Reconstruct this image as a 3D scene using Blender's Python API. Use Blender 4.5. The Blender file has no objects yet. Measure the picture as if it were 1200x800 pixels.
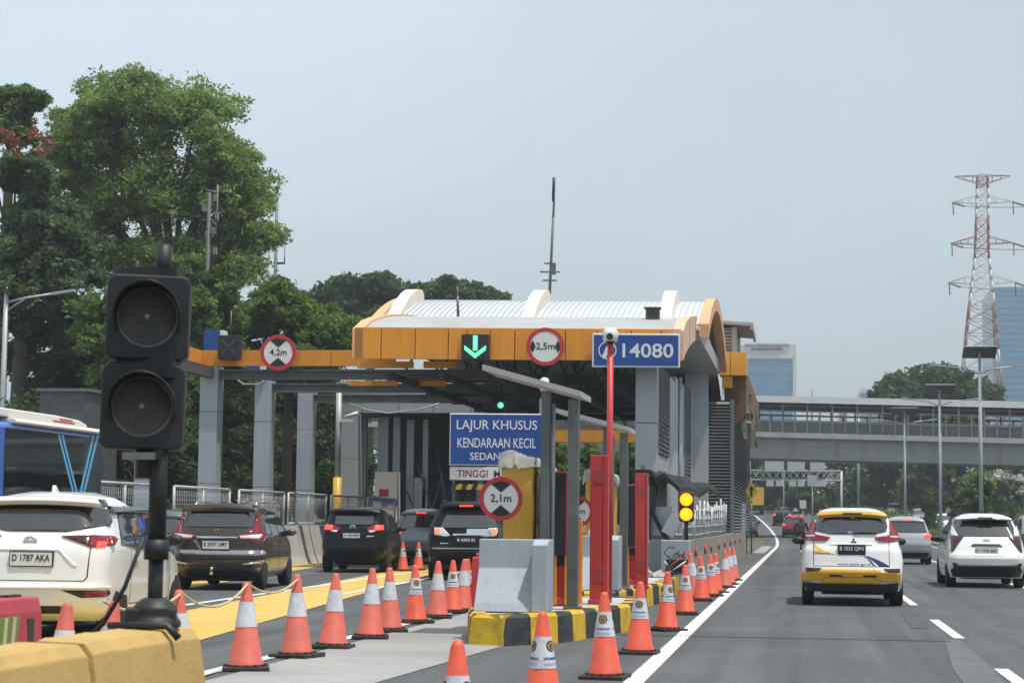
import bpy, bmesh, math, random
import numpy as np
from mathutils import Vector, Matrix, Euler
R = math.radians
PI = math.pi
random.seed(7)
rng = np.random.default_rng(7)
scene = bpy.context.scene
COL = scene.collection

# ------------------------------------------------------------------ camera
EYE = 1.42                      # eye height of the car passenger
PITCH, YAW, ROLL, FPX = R(5.182), R(8.432), R(0.642), 2300.0   # the phone was held slightly askew
cd = bpy.data.cameras.new('camera')
cam = bpy.data.objects.new('camera', cd)
COL.objects.link(cam)
cam.location = (0, 0, EYE)
cam.rotation_euler = (Matrix.Rotation(YAW, 3, 'Z') @ Matrix.Rotation(R(90) + PITCH, 3, 'X') @ Matrix.Rotation(ROLL, 3, 'Z')).to_euler()
cd.sensor_width = 36
cd.lens = FPX / 1200 * 36
cd.clip_start = 0.1
cd.clip_end = 6000
cd.dof.use_dof = True
cd.dof.focus_distance = 38
cd.dof.aperture_fstop = 6.3
scene.camera = cam

# ------------------------------------------------------------------ sky and sun
SUN = Vector((0.28, -0.13, 0.95)).normalized()
w = bpy.data.worlds.new('World')
scene.world = w
w.use_nodes = True
nt = w.node_tree
nt.nodes.clear()
wo = nt.nodes.new('ShaderNodeOutputWorld')
bg = nt.nodes.new('ShaderNodeBackground')
sky = nt.nodes.new('ShaderNodeTexSky')
sky.sky_type = 'NISHITA'
sky.sun_disc = False
sky.sun_elevation = math.asin(SUN.z)
sky.sun_rotation = math.atan2(SUN.x, SUN.y)
sky.air_density = 1.0
sky.dust_density = 3.0
sky.ozone_density = 1.2
# thin high overcast veil over the clear sky
veil = nt.nodes.new('ShaderNodeMixRGB')
veil.inputs['Fac'].default_value = 0.82
veil.inputs['Color2'].default_value = (4.35, 5.0, 5.42, 1)
tc = nt.nodes.new('ShaderNodeTexCoord')
nz = nt.nodes.new('ShaderNodeTexNoise')
nz.inputs['Scale'].default_value = 2.4
nz.inputs['Detail'].default_value = 5
mr = nt.nodes.new('ShaderNodeMapRange')
mr.inputs['From Min'].default_value = 0.3
mr.inputs['From Max'].default_value = 0.7
mr.inputs['To Min'].default_value = 0.91
mr.inputs['To Max'].default_value = 1.10
mul = nt.nodes.new('ShaderNodeVectorMath')
mul.operation = 'SCALE'
nt.links.new(tc.outputs['Generated'], nz.inputs['Vector'])
nt.links.new(nz.outputs['Fac'], mr.inputs['Value'])
nt.links.new(sky.outputs[0], veil.inputs['Color1'])
nt.links.new(veil.outputs[0], mul.inputs[0])
nt.links.new(mr.outputs[0], mul.inputs['Scale'])
# the veil is brighter towards the upper left of the road and low over the town
sx = nt.nodes.new('ShaderNodeVectorMath'); sx.operation = 'DOT_PRODUCT'; sx.inputs[1].default_value = (-0.55, 0.62, 0.56)
nt.links.new(tc.outputs['Generated'], sx.inputs[0])
mr2 = nt.nodes.new('ShaderNodeMapRange'); mr2.inputs['From Min'].default_value = 0.55; mr2.inputs['From Max'].default_value = 0.95
mr2.inputs['To Min'].default_value = 0.93; mr2.inputs['To Max'].default_value = 1.22
nt.links.new(sx.outputs['Value'], mr2.inputs['Value'])
mul2 = nt.nodes.new('ShaderNodeVectorMath'); mul2.operation = 'SCALE'
nt.links.new(mul.outputs[0], mul2.inputs[0]); nt.links.new(mr2.outputs[0], mul2.inputs['Scale'])
nt.links.new(mul2.outputs[0], bg.inputs['Color'])
bg.inputs['Strength'].default_value = 0.128
nt.links.new(bg.outputs[0], wo.inputs['Surface'])

sl = bpy.data.lights.new('sun', 'SUN')
sl.energy = 3.5
sl.angle = R(0.9)
sl.color = (1.0, 0.95, 0.87)
so = bpy.data.objects.new('sun', sl)
so.rotation_euler = SUN.to_track_quat('Z', 'Y').to_euler()
so.location = SUN * 200
COL.objects.link(so)

vs = scene.view_settings
vs.view_transform = 'Standard'
vs.look = 'None'
vs.exposure = 0.28
vs.gamma = 1.0
vs.use_curve_mapping = False
scene.cycles.max_bounces = 8
scene.cycles.transparent_max_bounces = 12
scene.cycles.volume_bounces = 0
scene.cycles.use_denoising = True
scene.cycles.caustics_reflective = False
scene.cycles.caustics_refractive = False

# ------------------------------------------------------------------ survey helpers: photo pixel -> metres (road runs along +Y)
_cm = (Matrix.Rotation(YAW, 3, 'Z') @ Matrix.Rotation(R(90) + PITCH, 3, 'X') @ Matrix.Rotation(ROLL, 3, 'Z'))
RT, UP, FW = _cm.col[0].copy(), _cm.col[1].copy(), -_cm.col[2]
def ray(px, py): return FW + RT * ((px - 600) / FPX) + UP * ((400 - py) / FPX)
def gp(px, py, z=0.0):
    d = ray(px, py); t = (z - EYE) / d.z
    return Vector((d.x * t, d.y * t, z))
def at(px, py, Y):
    d = ray(px, py); t = Y / d.y
    return Vector((d.x * t, Y, EYE + d.z * t))
def pj(x, y, z):
    d = Vector((x, y, z - EYE)); f = FW.dot(d)
    return 600 + FPX * RT.dot(d) / f, 400 - FPX * UP.dot(d) / f
_c0 = (Matrix.Rotation(R(8.374), 3, 'Z') @ Matrix.Rotation(R(95.291), 3, 'X'))
def N(p):
    """ground point measured with a level horizon -> the same point measured with the tilted one"""
    d = Vector((p[0], p[1], -EYE)); f = -_c0.col[2].dot(d)
    q = gp(600 + FPX * _c0.col[0].dot(d) / f, 400 - FPX * _c0.col[1].dot(d) / f)
    return (q.x, q.y, p[2]) if len(p) > 2 else (q.x, q.y)

# ------------------------------------------------------------------ materials
MATS = {}
def mat(name, col, rough=0.6, metal=0.0, var=0.12, scale=3.0, bump=0.0, bscale=30.0, coat=0.0, dirt=0.0,
        dcol=(0.05, 0.045, 0.04), streak=False, emis=None, estr=0.0, spec=0.5, alpha=1.0, dscale=1.2):
    if name in MATS: return MATS[name]
    m = bpy.data.materials.new(name); MATS[name] = m
    m.use_nodes = True
    t = m.node_tree; n = t.nodes; L = t.links
    b = n['Principled BSDF']
    b.inputs['Roughness'].default_value = rough
    b.inputs['Metallic'].default_value = metal
    b.inputs['Specular IOR Level'].default_value = spec
    b.inputs['Coat Weight'].default_value = coat
    b.inputs['Coat Roughness'].default_value = 0.05
    b.inputs['Alpha'].default_value = alpha
    b.inputs['Base Color'].default_value = (*col, 1)
    if emis:
        b.inputs['Emission Color'].default_value = (*emis, 1)
        b.inputs['Emission Strength'].default_value = estr
    if var or dirt or bump:
        tc = n.new('ShaderNodeTexCoord'); oi = n.new('ShaderNodeObjectInfo')
        off = n.new('ShaderNodeVectorMath'); off.operation = 'ADD'
        sc = n.new('ShaderNodeVectorMath'); sc.operation = 'SCALE'
        cmb = n.new('ShaderNodeCombineXYZ')
        for i in range(3): L.new(oi.outputs['Random'], cmb.inputs[i])
        L.new(cmb.outputs[0], sc.inputs[0]); sc.inputs['Scale'].default_value = 37.0
        L.new(tc.outputs['Object'], off.inputs[0]); L.new(sc.outputs[0], off.inputs[1])
        vec = off.outputs[0]
        cur = None
        if var:
            nz = n.new('ShaderNodeTexNoise'); nz.inputs['Scale'].default_value = scale; nz.inputs['Detail'].default_value = 6
            nz.inputs['Roughness'].default_value = 0.6
            L.new(vec, nz.inputs['Vector'])
            mr = n.new('ShaderNodeMapRange'); mr.inputs['From Min'].default_value = 0.3; mr.inputs['From Max'].default_value = 0.7
            mr.inputs['To Min'].default_value = 1 - var; mr.inputs['To Max'].default_value = 1 + var
            L.new(nz.outputs['Fac'], mr.inputs['Value'])
            mx = n.new('ShaderNodeVectorMath'); mx.operation = 'SCALE'; mx.inputs[0].default_value = col
            L.new(mr.outputs[0], mx.inputs['Scale']); cur = mx.outputs[0]
        if dirt:
            nz2 = n.new('ShaderNodeTexNoise'); nz2.inputs['Scale'].default_value = dscale; nz2.inputs['Detail'].default_value = 9
            nz2.inputs['Roughness'].default_value = 0.7
            if streak:
                mp = n.new('ShaderNodeMapping'); mp.inputs['Scale'].default_value = (5, 5, 0.5)
                L.new(vec, mp.inputs['Vector']); L.new(mp.outputs[0], nz2.inputs['Vector'])
            else: L.new(vec, nz2.inputs['Vector'])
            r2 = n.new('ShaderNodeMapRange'); r2.inputs['From Min'].default_value = 0.48; r2.inputs['From Max'].default_value = 0.78
            r2.inputs['To Max'].default_value = dirt
            L.new(nz2.outputs['Fac'], r2.inputs['Value'])
            mm = n.new('ShaderNodeMixRGB'); L.new(r2.outputs[0], mm.inputs['Fac'])
            if cur: L.new(cur, mm.inputs['Color1'])
            else: mm.inputs['Color1'].default_value = (*col, 1)
            mm.inputs['Color2'].default_value = (*dcol, 1); cur = mm.outputs[0]
        if cur: L.new(cur, b.inputs['Base Color'])
        if bump:
            nb = n.new('ShaderNodeTexNoise'); nb.inputs['Scale'].default_value = bscale; nb.inputs['Detail'].default_value = 4
            L.new(vec, nb.inputs['Vector'])
            bp = n.new('ShaderNodeBump'); bp.inputs['Strength'].default_value = bump; bp.inputs['Distance'].default_value = 0.02
            L.new(nb.outputs['Fac'], bp.inputs['Height']); L.new(bp.outputs[0], b.inputs['Normal'])
    return m
def leafmat(name, c1, c2, c3=None, trans=0.48):
    if name in MATS: return MATS[name]
    m = bpy.data.materials.new(name); MATS[name] = m
    m.use_nodes = True
    t = m.node_tree; n = t.nodes; L = t.links
    b = n['Principled BSDF']; b.inputs['Roughness'].default_value = 0.55; b.inputs['Specular IOR Level'].default_value = 0.35
    g = n.new('ShaderNodeNewGeometry'); cr = n.new('ShaderNodeValToRGB')
    e = cr.color_ramp.elements
    e[0].color = (*c1, 1); e[1].color = (*c2, 1); e[1].position = 0.9
    if c3:
        x = e.new(0.985); x.color = (*c3, 1)
    L.new(g.outputs['Random Per Island'], cr.inputs['Fac'])
    tc = n.new('ShaderNodeTexCoord'); nz = n.new('ShaderNodeTexNoise'); nz.inputs['Scale'].default_value = 0.6; nz.inputs['Detail'].default_value = 3
    L.new(tc.outputs['Object'], nz.inputs['Vector'])
    mr = n.new('ShaderNodeMapRange'); mr.inputs['From Min'].default_value = 0.35; mr.inputs['From Max'].default_value = 0.65
    mr.inputs['To Min'].default_value = 0.7; mr.inputs['To Max'].default_value = 1.25
    L.new(nz.outputs['Fac'], mr.inputs['Value'])
    mx = n.new('ShaderNodeVectorMath'); mx.operation = 'SCALE'
    L.new(cr.outputs[0], mx.inputs[0]); L.new(mr.outputs[0], mx.inputs['Scale'])
    L.new(mx.outputs[0], b.inputs['Base Color'])
    tr = n.new('ShaderNodeBsdfTranslucent'); ms = n.new('ShaderNodeMixShader'); ms.inputs['Fac'].default_value = trans
    L.new(mx.outputs[0], tr.inputs['Color'])
    L.new(b.outputs[0], ms.inputs[1]); L.new(tr.outputs[0], ms.inputs[2])
    L.new(ms.outputs[0], n['Material Output'].inputs['Surface'])
    return m

# ------------------------------------------------------------------ mesh collector
class MB:
    def __init__(s): s.v = []; s.f = []; s.sm = []
    def add(s, vs, fs, smooth=False):
        o = len(s.v); s.v += [tuple(p) for p in vs]
        for f in fs: s.f.append(tuple(i + o for i in f)); s.sm.append(smooth)
        return s
    def box(s, c, d, rx=0, ry=0, rz=0):
        M = Euler((rx, ry, rz)).to_matrix(); h = [x / 2 for x in d]; c = Vector(c)
        vs = [c + M @ Vector((sx * h[0], sy * h[1], sz * h[2])) for sx in (-1, 1) for sy in (-1, 1) for sz in (-1, 1)]
        return s.add(vs, [(0, 1, 3, 2), (4, 6, 7, 5), (0, 4, 5, 1), (2, 3, 7, 6), (0, 2, 6, 4), (1, 5, 7, 3)])
    def b2(s, x0, x1, y0, y1, z0, z1):
        return s.box(((x0 + x1) / 2, (y0 + y1) / 2, (z0 + z1) / 2), (x1 - x0, y1 - y0, z1 - z0))
    def tube(s, p0, p1, r0, r1=None, n=8):
        r1 = r0 if r1 is None else r1
        p0, p1 = Vector(p0), Vector(p1); q = (p1 - p0).to_track_quat('Z', 'Y')
        vs = []
        for p, r in ((p0, r0), (p1, r1)):
            for k in range(n):
                a = 2 * PI * (k + 0.5) / n
                vs.append(p + q @ Vector((r * math.cos(a), r * math.sin(a), 0)))
        o = len(s.v)
        s.add(vs, [(k, (k + 1) % n, n + (k + 1) % n, n + k) for k in range(n)], True)
        return s.caps(o, o + n, n)
    def caps(s, a, b, n):
        s.f += [tuple(range(a + n - 1, a - 1, -1)), tuple(range(b, b + n))]; s.sm += [False, False]; return s
    def path(s, pts, r, n=6):
        pts = [Vector(p) for p in pts]; rs = r if isinstance(r, (list, tuple)) else [r] * len(pts)
        vs = []; fs = []
        for i, p in enumerate(pts):
            d = pts[min(i + 1, len(pts) - 1)] - pts[max(i - 1, 0)]
            q = d.to_track_quat('Z', 'Y')
            for k in range(n):
                a = 2 * PI * k / n; vs.append(p + q @ Vector((rs[i] * math.cos(a), rs[i] * math.sin(a), 0)))
        for i in range(len(pts) - 1):
            for k in range(n): fs.append((i * n + k, i * n + (k + 1) % n, (i + 1) * n + (k + 1) % n, (i + 1) * n + k))
        fs.append(tuple(range(n - 1, -1, -1))); fs.append(tuple(range((len(pts) - 1) * n, len(pts) * n)))
        return s.add(vs, fs, True)
    def lathe(s, prof, c=(0, 0, 0), n=20, axis='z'):
        c = Vector(c); vs = []; fs = []
        for r, z in prof:
            for k in range(n):
                a = 2 * PI * k / n; x, y = r * math.cos(a), r * math.sin(a)
                vs.append(c + Vector({'z': (x, y, z), 'x': (z, x, y), 'y': (x, z, y)}[axis]))
        for i in range(len(prof) - 1):
            for k in range(n): fs.append((i * n + k, i * n + (k + 1) % n, (i + 1) * n + (k + 1) % n, (i + 1) * n + k))
        o = len(s.v); s.add(vs, fs, True)
        return s.caps(o, o + (len(prof) - 1) * n, n)
    def prism(s, poly, axis, a, b):
        def P(u, v, t): return {'x': (t, u, v), 'y': (u, t, v), 'z': (u, v, t)}[axis]
        n = len(poly); vs = [P(u, v, a) for u, v in poly] + [P(u, v, b) for u, v in poly]
        return s.add(vs, [tuple(range(n - 1, -1, -1)), tuple(range(n, 2 * n))] + [(k, (k + 1) % n, n + (k + 1) % n, n + k) for k in range(n)])
    def ring(s, c, r0, r1, y0, y1, n=40):       # flat ring facing -Y
        vs = []
        for r in (r0, r1):
            for y in (y0, y1):
                for k in range(n):
                    a = 2 * PI * k / n; vs.append((c[0] + r * math.cos(a), c[1] + y, c[2] + r * math.sin(a)))
        fs = []
        for k in range(n):
            j = (k + 1) % n
            fs += [(k, j, 2 * n + j, 2 * n + k), (n + k, 3 * n + k, 3 * n + j, n + j), (2 * n + k, 2 * n + j, 3 * n + j, 3 * n + k), (k, n + k, n + j, j)]
        return s.add(vs, fs)
    def sheet(s, grid, th=0.0, d=(0, 0, -1)):     # grid: rows of points; th>0 gives it thickness
        rows = len(grid); cols = len(grid[0]); vs = [Vector(p) for r in grid for p in r]; fs = []
        for i in range(rows - 1):
            for k in range(cols - 1): fs.append((i * cols + k, i * cols + k + 1, (i + 1) * cols + k + 1, (i + 1) * cols + k))
        if th:
            n = len(vs); dv = Vector(d) * th; vs += [p + dv for p in vs[:n]]
            fs += [tuple(n + i for i in f[::-1]) for f in fs[:]]
            edge = [k for k in range(cols)] + [i * cols + cols - 1 for i in range(1, rows)] + [(rows - 1) * cols + k for k in range(cols - 2, -1, -1)] + [i * cols for i in range(rows - 2, 0, -1)]
            for i in range(len(edge)):
                p, q = edge[i], edge[(i + 1) % len(edge)]; fs.append((q, p, n + p, n + q))
        return s.add(vs, fs, False)
    def build(s, name, m, parent=None, bevel=0.0, loc=None, rz=0.0, recalc=True, kind=None):
        me = bpy.data.meshes.new(name); me.from_pydata(s.v, [], s.f)
        me.polygons.foreach_set('use_smooth', s.sm)
        if recalc:
            bm = bmesh.new(); bm.from_mesh(me); bmesh.ops.recalc_face_normals(bm, faces=bm.faces[:]); bm.to_mesh(me); bm.free()
        me.materials.append(m); me.update()
        o = bpy.data.objects.new(name, me); COL.objects.link(o)
        if parent: o.parent = parent
        if loc is not None: o.location = loc
        if rz: o.rotation_euler = (0, 0, rz)
        if bevel:
            md = o.modifiers.new('bevel', 'BEVEL'); md.width = bevel; md.segments = 2; md.limit_method = 'ANGLE'
        if kind: o['kind'] = kind
        return o
def tag(o, label, cat, group=None, kind=None):
    o['label'] = label; o['category'] = cat
    if group: o['group'] = group
    if kind: o['kind'] = kind
    return o
def thing(name, loc, label, cat, group=None, rz=0.0):
    o = bpy.data.objects.new(name, None); COL.objects.link(o); o.empty_display_size = 0.2
    o.location = loc; o.rotation_euler = (0, 0, rz)
    return tag(o, label, cat, group)
def dup(root, loc, rz=None, label=None, group=None):
    r = root.copy(); COL.objects.link(r); r.location = loc
    if rz is not None: r.rotation_euler = (0, 0, rz)
    if label: r['label'] = label
    if group: r['group'] = group
    for ch in list(root.children):
        c = ch.copy(); COL.objects.link(c); c.parent = r
        for gch in list(ch.children):
            d = gch.copy(); COL.objects.link(d); d.parent = c
    return r
_TC = {}
def text_data(s, width, height, depth=0.004, bold=0.0):
    """lettering mesh in the XZ plane facing -Y, centred, fitted to width x height"""
    key = (s, width, height, depth, bold)
    if key in _TC: return _TC[key]
    cu = bpy.data.curves.new('lettering', 'FONT'); cu.body = s; cu.size = 1; cu.extrude = 0.0; cu.resolution_u = 3
    cu.align_x = 'CENTER'; cu.offset = bold; cu.space_line = 0.9
    ob = bpy.data.objects.new('lettering', cu); COL.objects.link(ob)
    dg = bpy.context.evaluated_depsgraph_get(); dg.update()
    me = bpy.data.meshes.new_from_object(ob.evaluated_get(dg))
    bpy.data.objects.remove(ob); bpy.data.curves.remove(cu)
    n = len(me.vertices); a = np.empty(n * 3, np.float32); me.vertices.foreach_get('co', a); a = a.reshape(-1, 3)
    mn, mx = a.min(0), a.max(0)
    x = (a[:, 0] - (mn[0] + mx[0]) / 2) / (mx[0] - mn[0]) * width
    z = (a[:, 1] - (mn[1] + mx[1]) / 2) / (mx[1] - mn[1]) * height
    fs = [tuple(p.vertices) for p in me.polygons]
    bpy.data.meshes.remove(me)
    vs = list(zip(x.tolist(), [0.0] * n, z.tolist()))
    _TC[key] = (vs, fs)
    return vs, fs
def text(s, width, height, m, parent, loc, name='lettering', bold=0.0, th=0.004):
    vs, fs = text_data(s, width, height, bold=bold)
    mb = MB(); mb.add([(p[0], -th, p[2]) for p in vs], fs)
    # rim so that the lettering has thickness
    cnt = {}
    for f in fs:
        for i in range(len(f)):
            e = (f[i], f[(i + 1) % len(f)]); cnt[e] = cnt.get(e, 0) + 1
    rim = [e for e in cnt if (e[1], e[0]) not in cnt]
    o = len(mb.v); mb.v += [(p[0], 0.002, p[2]) for p in vs]
    for a_, b_ in rim: mb.f.append((b_, a_, o + a_, o + b_)); mb.sm.append(False)
    ob = mb.build(name, m, parent, recalc=False); ob.location = loc
    return ob
# ------------------------------------------------------------------ vehicles
def prof(pairs, sm=0.03):
    zs = np.array([p[0] for p in pairs], float); vs = np.array([p[1] for p in pairs], float)
    g = np.linspace(zs[0], zs[-1], 500); v = np.interp(g, zs, vs)
    k = max(1, int(sm / (g[1] - g[0]))); ker = np.hanning(2 * k + 3); ker /= ker.sum()
    vv = np.convolve(np.pad(v, k + 1, mode='edge'), ker, 'valid')
    return lambda z: float(np.interp(z, g, vv))
class Body:
    def __init__(s, sp):
        s.hw = prof(sp['hw']); s.yr = prof(sp['yr'], sp.get('smr', 0.025)); s.yf = prof(sp['yf'], 0.05)
        s.R = sp.get('R', 0.22); s.RF = 0.45; s.bul = sp.get('bul', 0.05); s.L = sp['L']
        s.z0, s.z1 = sp['hw'][0][0], sp['hw'][-1][0]
    def w(s, y, z):
        t = max(0.0, (y - 0.62 * s.L) / (0.38 * s.L)); u = max(0.0, (0.25 * s.L - y) / (0.25 * s.L))
        return s.hw(z) * (1 - 0.07 * t * t - 0.03 * u * u)
    def ends(s, x, z, front=False):
        h = s.hw(z) * (0.93 if front else 0.97); R_ = min(s.RF if front else s.R, h * 0.8)
        x = min(abs(x), h); t = min(1.0, max(0.0, (x - (h - R_)) / R_))
        return s.bul * (x / max(h, .01)) ** 2 * (2.0 if front else 1.0) + R_ * (1 - math.sqrt(max(0.0, 1 - t * t)))
    def rear(s, x, z): return s.yr(z) + s.ends(x, z)
    def front(s, x, z): return s.yf(z) - s.ends(x, z, True)
    def side(s, y, z):
        h = 0.97 * s.hw(z); R_ = min(s.R, s.hw(z) * .8); dy = y - s.yr(z) - s.bul * .85
        if dy >= R_: return s.w(y, z)
        x = h - R_ + R_ * math.sqrt(max(0.0, 1 - (1 - max(dy, 0) / R_) ** 2))
        return min(x, s.w(y, z))
    def mesh(s, n=46):
        zs = np.linspace(s.z0, s.z1, n); mb = MB(); NR, NS = 22, 16
        rings = []
        for z in zs:
            h = s.hw(z); r = []
            us = [math.sin(PI / 2 * (-1 + 2 * k / NR)) for k in range(NR + 1)]
            for u in us: x = 0.97 * h * u; r.append((x, s.rear(x, z), z))
            ya = s.rear(0.97 * h, z); yb = s.front(0.93 * h, z)
            if yb < ya + .2: yb = ya + .2
            side = [(s.w(ya + (yb - ya) * k / NS, z), ya + (yb - ya) * k / NS, z) for k in range(1, NS)]
            r += side
            for u in us[::-1]: x = 0.93 * h * u; r.append((x, max(s.front(x, z), yb - .01), z))
            r += [(-x, y, z_) for x, y, z_ in side[::-1]]
            rings.append(r)
        m = len(rings[0]); fs = []
        for i in range(n - 1):
            for k in range(m): fs.append((i * m + k, i * m + (k + 1) % m, (i + 1) * m + (k + 1) % m, (i + 1) * m + k))
        fs += [tuple(range(m - 1, -1, -1)), tuple(range((n - 1) * m, n * m))]
        mb.add([p for r in rings for p in r], fs, True); mb.sm[-1] = mb.sm[-2] = False
        return mb
def patch(mb, poly, fn, step=0.06, th=0.012, axis=1, sgn=-1):
    """polygon (a,b) laid on the surface fn(a,b), proud of it, with a rim going back into the body"""
    bm = bmesh.new(); vs = [bm.verts.new((a, b, 0)) for a, b in poly]; bm.faces.new(vs)
    bmesh.ops.triangulate(bm, faces=bm.faces[:])
    for ax in (0, 1):
        lo = min(p[ax] for p in poly); hi = max(p[ax] for p in poly); k = math.floor(lo / step) + 1
        while k * step < hi - 1e-4:
            co = [0, 0, 0]; co[ax] = k * step; no = [0, 0, 0]; no[ax] = 1
            bmesh.ops.bisect_plane(bm, geom=bm.verts[:] + bm.edges[:] + bm.faces[:], plane_co=co, plane_no=no, dist=1e-5); k += 1
    bm.verts.index_update()
    pts = [fn(v.co.x, v.co.y) for v in bm.verts]; fs = [tuple(v.index for v in f.verts) for f in bm.faces]
    rim = [(e.verts[0].index, e.verts[1].index) for e in bm.edges if len(e.link_faces) == 1]
    n = len(pts); d = [0, 0, 0]; d[axis] = sgn
    front = [tuple(p[i] + d[i] * th for i in range(3)) for p in pts]; back = [tuple(p[i] - d[i] * 0.03 for i in range(3)) for p in pts]
    o = len(mb.v); mb.v += front + back
    for f in fs: mb.f.append(tuple(o + i for i in f)); mb.sm.append(True)
    for a, b in rim: mb.f.append((o + a, o + b, o + n + b, o + n + a)); mb.sm.append(False)
    bm.free()
def cut_wells(o, axles, r, hwz):
    mods = []; tmp = []
    for y in axles:
        for sx in (-1, 1):
            c = MB(); c.tube((sx * (hwz - 0.27), y, r * 0.93), (sx * (hwz + 0.2), y, r * 0.93), r * 1.14, n=28)
            co = c.build('cutter', MATS['tyre']); tmp.append(co)
            md = o.modifiers.new('well', 'BOOLEAN'); md.operation = 'DIFFERENCE'; md.object = co; md.solver = 'EXACT'; mods.append(md)
    dg = bpy.context.evaluated_depsgraph_get(); dg.update()
    me = bpy.data.meshes.new_from_object(o.evaluated_get(dg)); old = o.data
    o.modifiers.clear(); o.data = me; me.name = old.name; bpy.data.meshes.remove(old)
    while len(me.materials) > 1: me.materials.pop()
    for c in tmp:
        d = c.data; bpy.data.objects.remove(c); bpy.data.meshes.remove(d)
    me.polygons.foreach_set('use_smooth', [p.area < 1.0 for p in me.polygons])
    me.set_sharp_from_angle(angle=R(50))

mat('tyre', (0.012, 0.012, 0.013), 0.85, var=0.2)
mat('alloy_rim', (0.35, 0.36, 0.38), 0.3, metal=0.9, var=0.05)
mat('car_glass', (0.012, 0.015, 0.018), 0.03, var=0, spec=1.0).node_tree.nodes['Principled BSDF'].inputs['IOR'].default_value = 1.75
mat('dark_trim', (0.016, 0.016, 0.018), 0.55, var=0.1)
mat('gap_black', (0.01, 0.01, 0.01), 0.8, var=0)
mat('chrome', (0.75, 0.76, 0.78), 0.12, metal=1, var=0.03)
mat('lamp_red', (0.22, 0.008, 0.012), 0.12, var=0.05, coat=0.5)
mat('lamp_dark', (0.05, 0.008, 0.01), 0.1, var=0, coat=0.6)
mat('lamp_clear', (0.72, 0.70, 0.72), 0.12, var=0.05, coat=0.5)
mat('lamp_lit', (0.6, 0.02, 0.02), 0.3, var=0, emis=(1.0, 0.07, 0.04), estr=1.6)
mat('lamp_lit_orange', (0.7, 0.1, 0.05), 0.3, var=0, emis=(1.0, 0.16, 0.06), estr=1.6)
mat('plate_white', (0.72, 0.74, 0.74), 0.4, var=0.03)
mat('plate_black', (0.015, 0.015, 0.017), 0.4, var=0)
mat('ink_black', (0.015, 0.015, 0.016), 0.5, var=0)
mat('ink_white', (0.8, 0.8, 0.8), 0.5, var=0)
mat('paint_white', (0.78, 0.78, 0.76), 0.28, var=0.02, coat=0.8, scale=1)
mat('paint_pearl', (0.78, 0.78, 0.765), 0.28, var=0.02, coat=0.8, scale=1)
mat('paint_yellow', (0.78, 0.42, 0.03), 0.3, var=0.03, coat=0.7, scale=1)
mat('paint_brown', (0.062, 0.054, 0.046), 0.28, metal=0.35, var=0.04, coat=0.6, scale=1)
mat('paint_black', (0.008, 0.009, 0.011), 0.3, var=0.03, coat=0.12, scale=1, spec=.22)
mat('paint_silver', (0.50, 0.51, 0.52), 0.32, metal=0.55, var=0.03, coat=0.6, scale=1)
mat('paint_grey', (0.22, 0.235, 0.25), 0.32, metal=0.4, var=0.03, coat=0.6, scale=1)
mat('paint_bluegrey', (0.12, 0.16, 0.22), 0.32, metal=0.4, var=0.03, coat=0.6, scale=1)
mat('paint_darkred', (0.16, 0.02, 0.02), 0.3, var=0.03, coat=0.7, scale=1)

_WH = {}
def wheel_meshes(r):
    if r in _WH: return _WH[r]
    t = MB(); wd = 0.105
    t.lathe([(r * .60, -wd), (r * .93, -wd), (r * .985, -wd * .8), (r, -wd * .5), (r, wd * .5), (r * .985, wd * .8), (r * .93, wd), (r * .60, wd)], axis='x', n=32)
    tm = t.build('tyre', MATS['tyre'])
    q = MB(); q.lathe([(r * .62, -.02), (r * .62, .085), (r * .57, .09), (r * .56, .02), (r * .56, .0)], axis='x', n=28)
    for k in range(5):
        a = 2 * PI * k / 5
        for da in (-.13, .13):
            q.tube((.075, .03 * math.cos(a), .03 * math.sin(a)), (.07, r * .58 * math.cos(a + da), r * .58 * math.sin(a + da)), .026, .02, n=6)
    q.tube((.03, 0, 0), (.09, 0, 0), .05, n=12)
    rm = q.build('rim', MATS['alloy_rim'])
    _WH[r] = (tm.data, rm.data)
    bpy.data.objects.remove(tm); bpy.data.objects.remove(rm)
    return _WH[r]

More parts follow.
